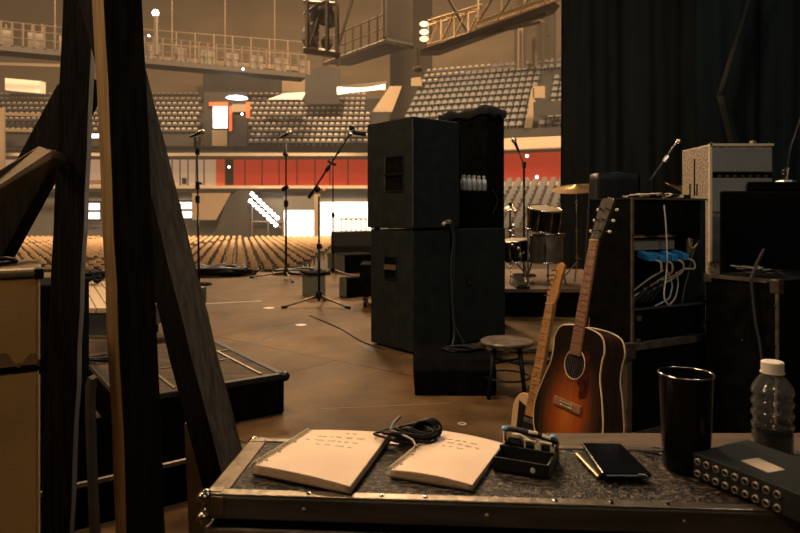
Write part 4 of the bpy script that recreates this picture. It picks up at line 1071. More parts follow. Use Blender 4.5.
E.part(MB().prism([(x,y,.0005) for x,y in pgd], (0,0,.002)), 'pickguard', black_pl)
E.part(MB().box(-.035,.035,-.03,.03,.0,.010), 'bridge', chrome, bevel=.002)
E.part(MB().box(-.035,.035,.125,.145,.002,.009), 'pickup', silver, bevel=.003)
E.part(MB().hexa([(-.028,.155,.0),(.028,.155,.0),(.0215,.648,.0),(-.0215,.648,.0),(-.028,.155,.016),(.028,.155,.016),(.0215,.648,.016),(-.0215,.648,.016)]), 'neck', maple, bevel=.002)
E.part(MB().prism([(.024*math.cos(R(a)), .2, .0+.018*math.sin(R(a))) for a in range(180,361,20)], (0,.45,0)), 'neck_back', maple, smooth='a')
fb = MB()
for i in range(1,22):
    y = .648-.648*(1-2**(-i/12.)); fb.box(-.026,.026,y-.0009,y+.0009,.016,.0174)
E.part(fb, 'frets', silver)
dt = MB()
for i in (3,5,7,9,12,15,17,19):
    y = .648-.648*(1-2**(-(i-.5)/12.)); dt.lathe([(.0035,.0162),(.001,.0168)], (0,y,0), 10)
E.part(dt, 'fret_markers', black_pl)
E.part(MB().box(-.0215,.0215,.646,.651,.012,.019), 'nut', binding)
hh = [(-.0215,.65),(.0215,.65),(.026,.672),(.032,.70),(.034,.78),(.040,.80),(.040,.825),(.022,.84),(.004,.832),(-.010,.80),(-.030,.70),(-.030,.68)]
E.part(MB().prism([(x,y,-.006) for x,y in hh], (0,0,.015)), 'headstock', maple, bevel=.002)
for i in range(6):
    y = .685+i*.023; x = -.016+i*.0035
    tn = E.part(MB().tube([(x,y,.008),(x,y,.022)], .0042, 8).tube([(x-.01,y,-.002),(x-.030,y,-.002)], .002, 6), 'tuning_peg', chrome)
    E.part(MB().ball((x-.034,y,-.002), .006, 8, 6, (1,.8,.6)), 'peg_button', chrome, parent=tn)
sg = MB()
for i in range(6): sg.tube([(-.026+.0104*i,0,.016),(-.0175+.007*i,.648,.019),(-.016+i*.0035,.685+i*.023,.016)], .0004, 4)
E.part(sg, 'strings', silver)
# stands under the guitars
for nm,Gt,yy,dpt in (('floor stand cradling the sunburst acoustic guitar',A,-.2,.11),('floor stand cradling the cream electric guitar',E,-.175,.04)):
    m4 = Gt.g.matrix_world; cpt = m4 @ V((0,yy,-dpt/2)); g = thing('guitar_stand', 'black tubular '+nm, 'guitar stand', (cpt.x,cpt.y,0))
    top = m4 @ V((0,.12,-dpt-.02)); wv = (m4 @ V((1,0,0))-m4 @ V((0,0,0))).normalized(); nv = (m4 @ V((0,0,1))-m4 @ V((0,0,0))).normalized(); nh = V((nv.x,nv.y,0)).normalized()
    rear = V((top.x,top.y,0))-nh*.10
    MB().tube([top+V((0,0,.0)),rear+V((0,0,.01))], .008, 8).build('rear_leg', black_pl, g)
    for s_ in (-1,1):
        yk = m4 @ V((s_*.07,yy-.008,-dpt-.02)); e_ = m4 @ V((s_*.07,yy-.008,.02))
        MB().tube([top,yk,V((yk.x,yk.y,.008))+wv*s_*.05], .008, 8).tube([yk,e_,e_+V((0,0,.03))+nv*.005], .007, 8).build('leg', black_pl, g)

# ================================================================ TIMBERS (near left)
def rf(px):
    r = ray(px,215); r.z = 0; r.normalize(); return V((r.y,-r.x,0)), r   # image-right, forward
def to_floor(pb, pt, ztop=2.3):
    d = (pt-pb)/(pt.z-pb.z); return pb+d*(0-pb.z), pb+d*(ztop-pb.z)
def post(name, label, b, t, phi, w1, w2, matA, matB, Db, Dt, edge=None):
    pb, pt = P(*b,Db), P(*t,Dt); pb, pt = to_floor(pb,pt)
    r, f = rf(b[0]*.5+t[0]*.5); e1 = r*math.cos(R(phi))+f*math.sin(R(phi)); e2 = -r*math.sin(R(phi))+f*math.cos(R(phi))
    g = thing(name, label, 'timber', pb)
    N = 24; m = MB(); rnd = random.Random(int(b[0]))
    sec = lambda p: [p, p+e1*w1, p+e1*w1+e2*w2, p+e2*w2]
    vs = []
    for i in range(N+1):
        p = pb.lerp(pt,i/N); j = V((rnd.uniform(-1,1),rnd.uniform(-1,1),0))*.0012
        for q in sec(p): vs.append(q+j+V((rnd.uniform(-1,1),rnd.uniform(-1,1),0))*.0006)
    fs = [(i*4+k,i*4+(k+1)%4,(i+1)*4+(k+1)%4,(i+1)*4+k) for i in range(N) for k in range(4)]+[(3,2,1,0),(N*4,N*4+1,N*4+2,N*4+3)]
    o = m.add(vs,fs).build('beam', matA, g, bevel=.002)
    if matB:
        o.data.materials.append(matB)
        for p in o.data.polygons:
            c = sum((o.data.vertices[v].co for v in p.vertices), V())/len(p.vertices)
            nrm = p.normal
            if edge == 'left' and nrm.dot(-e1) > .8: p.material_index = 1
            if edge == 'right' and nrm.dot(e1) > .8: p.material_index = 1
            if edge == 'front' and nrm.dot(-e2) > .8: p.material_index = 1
    return g, e1, e2
# C: upright; gold side and near-black faces carry light and shade in colour
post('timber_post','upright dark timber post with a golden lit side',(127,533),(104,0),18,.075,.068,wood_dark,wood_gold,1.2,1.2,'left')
post('timber_post','black upright post with a thin lit grey edge, meeting the slanting strut',(40,533),(63,0),-14,.066,.05,wood_dark,lit_edge,1.5,1.5,'right')  # grey right face paints in the light along this post's edge
post('timber_brace','dark brace with a lit brown face slanting down toward the notebooks table',(231,512),(101,0),42,.078,.072,wood_dark,wood_lit_brown,1.36,1.36,'front')  # brown front against near-black sides paints light onto one face
wood_olive2 = M('lath_dim', (.05,.035,.02), .8, col2=(.03,.02,.012), scale=10)
def slab(name,label,quad,D,ext,mat,cat='timber',Ds=None,bev=.003):
    pts = [P(x,y,(Ds[i] if Ds else D)) for i,(x,y) in enumerate(quad)]
    return tag(MB().prism(pts, ext).build(name, mat, bevel=bev), label, cat)
slab('timber_strut','thick dark strut slanting from the black post down past the tan beam',[(57,84),(93,78),(86,104),(-163,559),(-200,559)],1.62,(0,.06,0),wood_dark)
g = slab('timber_beam','tan-topped sawn beam end jutting in over the dark strut',[(-60,226),(54,158),(52,150),(38,146),(-60,206)],1.38,(-.02,.10,0),wood_olive,Ds=[1.1,1.42,1.42,1.42,1.1])
slab('wooden_stake','pale splintered stake with a pointed tip beside the flight case corner',[(190,560),(214,560),(203,485),(194,445),(187,423),(184,424),(186,470)],1.45,(0,.03,0),wood_olive,bev=.001)
slab('wooden_lath','narrow tan lath upright behind the black post',[(62,560),(71,560),(68,380),(65,380)],1.62,(0,.02,0),wood_gold,bev=.001)
slab('bent_plank','thin brown plank bowed over the end of the black trunk',[(90,560),(96,560),(92,470),(90,400),(92,380),(88,377),(85,384),(85,420)],1.62,(0,.03,0),wood_olive2,bev=.001)

# ---- tan amp stack at left
def tanamp(name,label,z0,z1,top):
    D = 1.16; x1 = P(39,300,D).x; x0 = x1-.55
    f = frame((x1,D), 31)
    g = thing(name,label,'amplifier',f(-.27,.13,z0))
    MB().fbox(f,-.55,0,0,.27,z0,z1).build('cabinet', tolex_tan, g, bevel=.008)
    MB().fbox(f,-.001,.002,-.002,.002,z0+.01,z1-.01).build('piping', piping, g, bevel=.001)
    return g,f
zseam = P(39,367,1.16).z; ztop = P(39,277,1.16).z
g,f = tanamp('guitar_amplifier','tan covered amplifier with a dark stain on its lower edge',zseam+.004,ztop,True)
zt0 = ztop
m_ = MB().fbox(f,-.56,.006,-.010,.28,ztop+.0005,ztop+.017)
m_.build('top_rail', M('rail_worn',(.22,.17,.11),.45,.3,col2=(.12,.09,.06),scale=12), g, bevel=.006)
MB().fbox(f,-.008,.008,-.012,.01,ztop-.004,ztop+.018).build('corner_guard', dark_metal, g, bevel=.004)
st_ = MB().grid(lambda u,v: f(-.16+.157*u,-.0012,zseam+.006+(.030+.016*math.sin(u*11+2)+.008*math.sin(u*29)-.012*u)*v),30,4)
st_.build('stain', tolex_stain, g)
g,f = tanamp('guitar_amplifier','plain tan covered cabinet underneath the stained amplifier',0,zseam-.004,False)
MB().fbox(f,-.55,.002,-.002,.27,zseam-.006,zseam+.003).build('seam_strip', black_dark, g)
heap('audio_cable','short black cable coiled on top of the tan amplifier',(f(-.07,.1,0).x,f(-.07,.1,0).y),.035,14,.004,black_pl,12,z=ztop+.018)
tag(MB().fbox(f,-.17,-.10,.05,.10,ztop+.0175,ztop+.03).build('foot_switch', black_pl, bevel=.003),'small black footswitch box on top of the tan amplifier','switch')
# dark box behind tan amp, platform with planks
fg = frame((P(42,0,2.4).x, 2.4), 0)
tag(MB().fbox(fg,-.3,.035,0,.3,0,P(42,285,2.4).z).build('equipment_box', black_dark, bevel=.008),'dark slate equipment box showing between the tan amplifier and black post','box')
c0 = P(128,308,3.5); zpl = c0.z
g = thing('plank_platform','low platform topped with pale wooden boards beyond the black trunk','platform',(c0.x-.3,4.2,0))
X_l, X_r = P(40,300,3.5).x, P(158,300,3.5).x
for i in range(4):
    w_ = .265; x = P(102,308,3.5).x-i*w_*.0
# boards run toward the arena
for i in range(4):
    a = P(84+i*12.5,308,3.5).x; b = P(84+(i+1)*12.5-.8,308,3.5).x
    MB().hexa([(a,3.5,zpl-.03),(b,3.5,zpl-.03),(b-.8,4.9,zpl-.03),(a-.8,4.9,zpl-.03),(a,3.5,zpl),(b,3.5,zpl),(b-.8,4.9,zpl),(a-.8,4.9,zpl)]).build('board', pale_wood, g, bevel=.003)
MB().box(P(52,0,3.5).x,P(132,0,3.5).x,3.52,4.85,zpl-.16,zpl-.032).build('frame', M('slate',(.05,.06,.062),.6), g, bevel=.004)
MB().box(P(70,0,3.5).x,P(126,0,3.5).x,3.51,3.53,zpl-.18,zpl-.165).build('rail', alu_d, g)
for x in (P(74,0,3.6).x,P(122,0,3.6).x):
    for y in (3.6,4.75): MB().box(x-.03,x+.03,y-.03,y+.03,0,zpl-.16).build('leg', black_dark, g)
heap('stage_cable','dark clump of cable on the far end of the pale boards',(P(97,272,4.7).x-.02,4.7),.08,30,.012,black_pl,21,z=zpl,zr=.09)
# black trunk
r_ = G(285,413); nc = G(122,446)
dv = V((r_.x-nc.x,r_.y-nc.y,0)); an_ = math.degrees(math.atan2(dv.y,dv.x)); LT = dv.length
fk = frame((nc.x,nc.y), an_); HT = P(285,374,r_.y).z
g = thing('road_trunk','long low black road trunk with worn metal edging on the floor','trunk',fk(LT/2,.5,0))
trunk_top_lit = M('trunk_top_lit',(.026,.018,.012),.6,spec=.1,col2=(.085,.055,.034),scale=4,stretch=(1,6,1),bump=.2)  # brown lid on a black trunk; light on its top is in the colour
MB().fbox(fk,0,LT,0,1.05,0,HT-.004).build('body', black_dark, g, bevel=.012)
MB().fbox(fk,.03,LT-.03,.03,1.02,HT-.004,HT).build('lid', trunk_top_lit, g)
m_ = MB().fbox(fk,-.003,LT+.003,-.004,.028,HT-.02,HT+.004).fbox(fk,LT-.028,LT+.004,0,1.05,HT-.02,HT+.004).fbox(fk,-.004,.028,0,1.05,HT-.02,HT+.004)
m_.build('edge_trim', M('trim_black',(.035,.032,.03),.3,.4), g, bevel=.003)
MB().fbox(fk,LT-.10,LT-.088,.05,1.0,HT,HT+.006).fbox(fk,LT-.1,LT-.035,.62,.632,HT,HT+.006).build('strip', alu_d, g)
MB().fbox(fk,LT*.30,LT*.30+.012,.05,.6,HT,HT+.005).fbox(fk,.05,LT-.1,.42,.432,HT,HT+.004).build('strip', alu, g)
for a in (0,LT): MB().ball(fk(a,0,HT-.01), .022, 10, 8).build('ball_corner', dark_metal, g)
heap('stage_cable','cable curled on the corner of the long black trunk',(fk(.05,.75,0).x,fk(.05,.75,0).y),.07,16,.008,black_pl,31,z=HT+.004)
g = thing('flight_case','low black flight case with a bright top edge on the floor before the road trunk','flight case',fk(0,-.3,0))
MB().fbox(fk,-.35,.16,-.62,-.012,0,.13).build('body', M('shade_black',(.0008,.0008,.0008),.9,spec=0), g, bevel=.004)  # case enlarged and near-black so the lit floor here reads as shaded
MB().fbox(fk,-.35,.16,-.626,-.612,.122,.134).build('edge_trim', alu_d, g)


# ================================================================ FOREGROUND CASE
ZC = .48
fl_ = G(206,494,ZC); fr_ = G(700,509,ZC)
an_ = math.degrees(math.atan2(fr_.y-fl_.y, fr_.x-fl_.x))
fc = frame((fl_.x,fl_.y), an_)
LC, DCZ = 1.30, .232
g = thing('flight_case','worn flight case with ball corners serving as the table for the notebooks','flight case',fc(LC/2,DCZ/2,0))
MB().fbox(fc,.006,LC-.006,.006,DCZ-.006,ZC-.04,ZC-.001).build('lid', laminate, g)
MB().fbox(fc,.006,LC-.006,.006,DCZ-.006,.0,ZC-.052).build('body', black_dark, g)
MB().fbox(fc,.012,LC-.012,.012,DCZ-.012,ZC-.053,ZC-.039).build('seam', black_dark, g)
tw = .018
def trim(m, nm='edge_trim', mt=alu): return m.build(nm, mt, g, bevel=.0025)
trim(MB().fbox(fc,0,LC,-.001,tw,ZC-.002,ZC+.0015))
alu_f = M('aluminium_face',(.11,.10,.085),.5,.6,col2=(.055,.05,.042),scale=20,stretch=(.4,1,3))
trim(MB().fbox(fc,0,LC,-.0025,.004,ZC-.036,ZC-.002), mt=alu_f)
trim(MB().fbox(fc,-.001,.030,tw,DCZ-tw,ZC-.002,ZC+.0016).fbox(fc,-.002,.004,0,DCZ,ZC-.036,ZC+.001), mt=M('alu_tan',(.20,.145,.09),.55,.3,col2=(.11,.08,.05),scale=22,bump=.2,bscale=60))
trim(MB().fbox(fc,0,LC,DCZ-tw*.8,DCZ+.001,ZC-.002,ZC+.0016))
trim(MB().fbox(fc,0,LC,-.003,.004,ZC-.075,ZC-.050), mt=alu_d)
trim(MB().fbox(fc,-.003,.004,0,DCZ,ZC-.075,ZC-.050), mt=alu_d)
trim(MB().fbox(fc,-.002,.022,-.003,.004,0,ZC-.07), mt=alu_d)
def ballc(a,b,z,s=.0125):
    m = MB().ball(fc(a,b,z), s, 16, 12)
    o = m.build('ball_corner', M('ball_steel',(.30,.26,.2),.25,.95), g, smooth=True); return o
ballc(-.002,.002,ZC-.006); ballc(-.003,.002,ZC-.036,.012); ballc(.003,DCZ-.003,ZC-.006,.011)
# corner plates
MB().fbox(fc,.004,.028,-.0035,.0,ZC-.030,ZC-.002).fbox(fc,.0,.022,.004,.020,ZC+.0012,ZC+.0028).build('corner_plate', alu, g, bevel=.001)
MB().fbox(fc,.0,.026,DCZ-.02,DCZ,ZC+.0012,ZC+.0028).build('corner_plate', alu, g, bevel=.001)
for a in (.155,.265,.33,.52,.60,.68):
    MB().lathe([(.0042,0),(.0036,.0016),(.001,.0022)], fc(a,.009,ZC+.0014), 12).build('rivet', chrome, g, smooth='a')
for a in (.15,.42,.7): MB().lathe([(.004,0),(.001,.002)], fc(a,-.0022,ZC-.018), 10, axis=-fc.v).build('rivet', alu_d, g)
# wooden crate behind
cw = thing('wooden_crate','low brown wooden crate standing behind the worn flight case','crate',(.62,1.27,0))
kx0 = P(545,440,1.2).x
MB().box(kx0,1.25,1.185,1.31,.42,.44).build('top_board', M('crate_board',(.10,.062,.036),.7,col2=(.05,.03,.018),scale=7,stretch=(1,8,8)), cw, bevel=.002)
MB().box(kx0+.01,1.24,1.19,1.30,0,.42).build('body', wood_dark, cw)

# ---- notebooks
def notebook(label, c, th, zbase, curl, seed, lines, paper_m):
    # c: corners back-left, back-right, front-right, front-left  (xy)
    bl,br_,fr2,fl2 = [V((p.x,p.y,0)) for p in c]
    g = thing('spiral_notebook', label, 'notebook', (bl+br_+fr2+fl2)/4+V((0,0,zbase)))
    def top(u,v,k=0):
        p = (fl2*(1-u)+fr2*u)*(1-v)+(bl*(1-u)+br_*u)*v
        z = zbase+th*(.0+1.0)+curl*(math.sin(u*math.pi*.9)*.6*(1-v*.5)) - .004*u*u
        return V((p.x,p.y,z+k))
    n = 14
    m = MB(); vs = []; 
    m.grid(lambda u,v: top(u,v), n, n)
    m.build('top_page', paper_m, g, smooth=True)
    # page block edge skirt
    e = MB()
    per = [(i/n,0) for i in range(n)]+[(1,i/n) for i in range(n)]+[(1-i/n,1) for i in range(n)]+[(0,1-i/n) for i in range(n)]
    L = 5
    cx = (bl+br_+fr2+fl2)/4
    vs = []
    for j in range(L+1):
        for (u,v) in per:
            p = top(u,v); z0 = zbase+.002; t = j/L; q = V((p.x,p.y,p.z*(1-t)+z0*t-.0002)); q = q+(V((q.x,q.y,0))-cx)*(.012*((j%2)*.8+t*1.5)) 
            vs.append(q)
    k = len(per); e.add(vs, [(j*k+i,j*k+(i+1)%k,(j+1)*k+(i+1)%k,(j+1)*k+i) for j in range(L) for i in range(k)]); e.f.append(tuple(range(L*k,L*k+k)))
    e.build('page_block', paper_e, g, smooth=True)
    # cover
    f_ = 1.03
    cc = [cx+(p-cx)*f_ for p in (fl2,fr2,br_,bl)]
    MB().prism([p+V((0,0,zbase)) for p in cc], (0,0,.002)).build('cover', wood_dark if seed==1 else M('cover_brown',(.12,.08,.05),.7), g)
    # spiral
    sp = MB(); N = 22; pts = []
    d = (bl-fl2); Ld = d.length; dn_ = d.normalized(); side = V((-dn_.y,dn_.x,0))
    for i in range(N*8+1):
        t = i/(N*8); a = 2*math.pi*i/8; p = fl2+d*(.02+.96*t)
        pts.append(p+side*(.0015+.0075*math.cos(a))+V((0,0,zbase+th*.55+th*.75*math.sin(a))))
    sp.tube(pts, .0011, 5).build('spiral_wire', piping, g, smooth=True)
    # punch holes
    for v in (.12,.34,.62):
        p = top(.045,v,.0006); MB().lathe([(.0028,0),(.001,.0002)], p, 10).build('punch_hole', black_pl, g)
    # scribbled handwriting
    rnd = random.Random(seed); w = MB()
    for (v0,u0,u1,sz) in lines:
        u = u0
        while u < u1:
            ln = rnd.uniform(.05,.13); pts = []
            for k_ in range(int(ln*130)):
                uu = u+k_/130.; pts.append(top(min(uu,.97), v0+sz*(.5*math.sin(k_*1.9)+rnd.uniform(-.6,.6)), .0007))
            if len(pts) > 2: w.tube(pts, .00028, 4)
            u += ln+rnd.uniform(.02,.05)
    w.build('handwriting', ink, g)
    return g
zn = ZC+.0018
notebook('open spiral notebook with handwritten lines, lying on the case nearest the ball corner', [G(311,429,zn+.017),G(390,430,zn+.017),G(350,483,zn+.017),G(255,464,zn+.017)], .0155, zn, .003, 1,
   [(.90,.50,.64,.016),(.80,.20,.72,.02),(.70,.12,.78,.02),(.60,.30,.7,.016)], paper)
notebook('smaller spiral notebook with curled pages, between the cable and the black gadget', [G(439,427,zn+.017),G(503,438,zn+.017),G(472,479,zn+.017),G(391,466,zn+.017)], .011, zn, .006, 2,
   [(.80,.22,.72,.02),(.72,.30,.80,.02),(.63,.28,.6,.018)], paper)
# sheet corner curled under notebook 2 right
# ---- black cable coil on the case
c = G(412,440,ZC+.02)
g = thing('coiled_cable','black instrument cable coiled between the two notebooks','cable',(c.x,c.y,zn))
rnd = random.Random(5); pts = []
for i in range(150):
    a = i*.42; rr = .030+.012*math.sin(i*.21)+rnd.uniform(-.002,.002)
    pts.append((c.x-.002+rr*1.25*math.cos(a)+.012*math.sin(i*.05), 1.125+rr*.75*math.sin(a), zn+.005+.026*abs(math.sin(i*.055+.3))+.004*math.sin(a*2)))
MB().tube(bez(pts,3), .0024, 7).build('cord', black_pl, g, smooth=True)
lc_ = [P(383,420,1.12)+V((0,0,0)),P(395,424,1.1),P(402,428,1.09),P(412,441,1.05),P(414,447,1.04)]
MB().tube(bez([P(400,417,1.16),P(394,423,1.13),P(391,430,1.11)]), .003, 8).build('plug', silver, g)
MB().tube(bez([P(391,430,1.11),P(400,434,1.1),P(412,440,1.07),P(416,447,1.045)]), .0022, 8).build('light_cord', alu_d, g)
arc_ = [P(436,432,1.12)+V((.022*math.cos(R(a)),0,.022*math.sin(R(a)))) for a in range(0,360,20)]
for k_ in range(4):
    MB().tube([V((c.x+.022+.004*k_+.021*math.cos(R(a)), 1.13+.004*k_, zn+.024+.019*math.sin(R(a)))) for a in range(0,360,20)], .0024, 7, closed=True).build('loop', black_pl, g, smooth=True)
# ---- black gadget tray
t0 = G(493,470,ZC); t1 = G(549,480,ZC); an_ = math.degrees(math.atan2(t1.y-t0.y,t1.x-t0.x)); ftg = frame((t0.x,t0.y), an_); W = (t1-t0).length
g = thing('effects_pedal','small black metal gadget tray with silver frames and two blue knobs','pedal',ftg(W/2,.045,ZC))
dp = .085; hz = .022; z0 = ZC+.0005
MB().fbox(ftg,0,W,0,dp,z0,z0+.003).build('base', black_pl, g)
MB().fbox(ftg,0,W,0,.003,z0,z0+hz).build('front_wall', black_pl, g, bevel=.0008)
MB().fbox(ftg,0,.003,0,dp,z0,z0+hz).build('side_wall', black_pl, g, bevel=.0008)
MB().fbox(ftg,W-.004,W,0,dp,z0,z0+hz).build('side_wall', M('tray_side',(.10,.085,.06),.4,.5), g, bevel=.0008)
MB().fbox(ftg,0,W,.040,.044,z0,z0+hz+.006).fbox(ftg,0,W,dp-.003,dp,z0,z0+hz).build('divider', black_pl, g, bevel=.0008)
MB().lathe([(.0045,0),(.004,.0015),(.001,.002)], ftg(W*.72,0,z0+.010), 14, axis=-ftg.v).build('badge', plug_m, g)
MB().fbox(ftg,W*.50,W*.72,.012,.020,z0+.004,z0+.008).fbox(ftg,W*.7,W*.8,.022,.027,z0+.004,z0+.008).build('slide_switch', plug_m, g)
for i in range(3):
    a = .014+i*.026
    m_ = MB().fbox(ftg,a,a+.003,.046,.049,z0+.015,z0+.040).fbox(ftg,a+.018,a+.021,.046,.049,z0+.015,z0+.040).fbox(ftg,a,a+.021,.046,.049,z0+.038,z0+.041).fbox(ftg,a,a+.021,.046,.049,z0+.014,z0+.017)
    m_.build('silver_frame', plug_m if i else black_pl, g, bevel=.0006)
MB().fbox(ftg,.006,W-.006,.050,.072,z0+.003,z0+.030).build('mechanism', black_dark, g, bevel=.002)
MB().tube(bez([ftg(.0,.07,z0+.045),ftg(.012,.068,z0+.048),ftg(.045,.066,z0+.046),ftg(.075,.068,z0+.041),ftg(.092,.07,z0+.036)]), .0052, 8).build('curved_bar', black_pl, g, smooth=True)
MB().tube([ftg(.0,.07,z0+.045),ftg(.003,.068,z0)], .003, 8).build('upright', chrome, g)
MB().tube([ftg(.092,.07,z0+.036),ftg(.088,.068,z0)], .003, 8).build('upright', chrome, g)
MB().tube([ftg(.03,.054,z0+.045),ftg(.055,.054,z0+.034)], .0026, 8).tube([ftg(.062,.05,z0+.036),ftg(.064,.046,z0+.018)], .0034, 8).tube([ftg(.02,.048,z0+.046),ftg(.034,.048,z0+.047)], .0026, 8).tube([ftg(.088,.05,z0+.034),ftg(.089,.046,z0+.016)], .003, 8).tube([ftg(.045,.06,z0+.050),ftg(.06,.06,z0+.050)], .003, 8).tube([ftg(.068,.06,z0+.047),ftg(.082,.06,z0+.044)], .003, 8).build('pin', plug_m, g)
for (x,y) in ((504.5,428.5),(553,437)):
    p = P(x,y,1.06); MB().ball(p, .0052, 12, 8, (1.1,1,.8)).build('knob', blue_k, g, smooth=True)
    MB().tube([p,p-V((0,0,.02))], .002, 6).build('knob_stem', chrome, g)
# ---- phone and case beneath
q = [G(x,y,ZC+.014) for x,y in ((602,474),(652,474.5),(621,444),(581,443))]
g = thing('smartphone','black smartphone lying face up on the flight case','phone',q[0])
q = [V((p.x,p.y,ZC+.0085)) for p in q]
MB().prism(q,(0,0,.007)).build('body', black_gloss, g, bevel=.003)
cx = sum(q,V())/4; qs = [cx+(p-cx)*.93+V((0,0,.0071)) for p in q]
MB().prism(qs,(0,0,.0003)).build('screen', M('screen_black',(.006,.007,.009),.08), g)
b0, b1 = q[0].lerp(q[1],.08)+V((0,-.001,.003)), q[0].lerp(q[1],.9)+V((0,-.001,.003))
MB().tube([b0,b1], .0018, 6).build('bezel', M('bezel_dim',(.08,.07,.06),.3,.7), g)
MB().tube([q[0].lerp(q[1],.72)+V((0,-.001,.005)),q[0].lerp(q[1],.86)+V((0,-.001,.005))], .0016, 6).build('speaker_slot', alu_d, g)
w4 = [G(x,y,ZC+.006) for x,y in ((599,476),(640,474),(612,452),(577,453))]
g = thing('card_wallet','slim metal-edged wallet tucked under the black smartphone','wallet',V((w4[0].x,w4[0].y,ZC)))
MB().prism([V((p.x,p.y,ZC+.0003)) for p in w4],(0,0,.0075)).build('body', black_pl, g, bevel=.001)
MB().tube([V((w4[0].x-.001,w4[0].y,ZC+.004)),V((w4[3].x-.001,w4[3].y,ZC+.004))], .0026, 8).build('metal_edge', M('gold_edge',(.36,.25,.14),.4,.7), g)
# pen
a_, b_ = G(643,451.5,ZC+.004), G(664,455,ZC+.004)
g = thing('pen','short dark pen lying beside the black tumbler','pen',a_)
MB().tube([a_,a_.lerp(b_,.8)], .0028, 8).build('barrel', black_pl, g)
MB().tube([a_.lerp(b_,.8),b_], [.0028,.0008], 8).build('tip', silver, g)
a_, b_ = G(652,446,ZC+.003), G(664,448,ZC+.003)
tag(MB().tube([a_,b_],.002,8).build('guitar_slide', silver),'tiny silver pin beside the tumbler, beyond the pen','pin')
# tumbler
cu = G(686,468,ZC); 
tp = P(686.5,374,cu.y); hc = tp.z-ZC
rt = 25.8/F*cu.y; rb_ = 21.5/F*cu.y
g = thing('tumbler','tall glossy black tumbler with a thin metal rim','cup',(cu.x,cu.y,ZC))
MB().lathe([(rb_*.94,0),(rb_,.003),(rb_*1.02,.012),(rt*.985,hc-.004),(rt,hc),(rt*.965,hc+.001),(rt*.93,hc-.012),(rb_*.9,.01),(.001,.009)], (cu.x,cu.y,ZC+.0005), 48).build('body', tumbler_m, g, smooth='a')
MB().tube([(cu.x+rt*.985*math.cos(R(a)),cu.y+rt*.985*math.sin(R(a)),ZC+hc+.001) for a in range(0,360,10)], .0016, 8, closed=True).build('rim', chrome, g, smooth=True)
MB().lathe([(rt*.93,hc-.018),(.001,hc-.0175)], (cu.x,cu.y,ZC), 32).build('drink', M('coffee',(.02,.008,.004),.05), g)
# bottle
bo = G(771,452,ZC); bx, by = bo.x, bo.y-.004
s_ = by/F; hb = P(771,361,by).z-ZC; rb2 = 19.3*s_
g = thing('water_bottle','ribbed clear plastic water bottle with a white cap','bottle',(bx,by,ZC))
pf = [(rb2*.80,0),(rb2*.93,.004)]
zz_ = .004
hbod = hb*.70
for i in range(56):
    t = i/55; z = .006+t*(hbod-.006)
    rr = rb2*(.95+.055*math.sin(t*math.pi*11)) if .30 < t else rb2*.95
    if .42 < t < .5: rr *= .95
    pf.append((rr,z))
pf += [(rb2*.93,hbod+.004),(rb2*.78,hb*.78),(rb2*.52,hb*.85),(rb2*.46,hb*.875),(rb2*.46,hb*.90)]
pf += [(r-.0010,max(z,.002)) for r,z in pf[::-1]]+[(.0005,.002)]
MB().lathe(pf, (bx,by,ZC+.0005), 40).build('body', clear, g, smooth=True)
MB().lathe([(rb2*.82,.003),(rb2*.90,.012),(rb2*.90,hb*.27),(.001,hb*.272)], (bx,by,ZC), 32).build('water', water_m, g, smooth='a')
MB().lathe([(rb2*.58,hb*.872),(rb2*.58,hb*.885)], (bx,by,ZC), 24).build('neck_ring', white_p, g)
MB().lathe([(rb2*.50,hb*.885),(rb2*.53,hb*.89),(rb2*.53,hb*.99),(rb2*.48,hb),(.001,hb)], (bx,by,ZC), 32).build('cap', white_p, g, smooth='a')
# DI / patch box
pb_ = G(693,478,ZC); fx = frame((pb_.x,pb_.y), -64)
g = thing('jack_panel','black audio box with two rows of round silver jacks','audio box',fx(.12,.06,ZC))
HB = P(692,452,pb_.y).z-ZC
MB().fbox(fx,0,.26,0,.13,ZC+.003,ZC+HB).build('body', M('box_black',(.011,.014,.013),.55,spec=.25,col2=(.018,.021,.019),scale=30), g, bevel=.0015)
for a in (.02,.24):
    for b in (.02,.11): MB().lathe([(.008,0),(.008,.0035)], fx(a,b,ZC), 12).build('foot', black_pl, g)
jackm = M('jack_nickel',(.27,.22,.17),.5,.5)
jp = [(700,458),(709,463),(719,467),(728,471),(738,475),(747,482),(756,487),(765,490),(775,495)]
for i in range(9):
    for j in range(2):
        a = .010+i*.0160; z = ZC+HB*(.72-.46*j)
        jk = MB().lathe([(.0056,0),(.0056,.003),(.0040,.004),(.0036,.001)], fx(a,0,z), 16, axis=-fx.v).build('jack', jackm, g, smooth='a')
        MB().lathe([(.0036,.0012),(.001,.0013)], fx(a,0,z), 12, axis=-fx.v).build('socket', black_pl, jk)
lb_ = [hit(x,y,V((0,0,ZC+HB)),V((0,0,1))) for x,y in ((741,461),(768,473),(785,470),(758,458))]
MB().prism([p+V((0,0,.0002)) for p in lb_],(0,0,.0005)).build('label_sticker', M('sticker',(.33,.27,.2),.6), g)

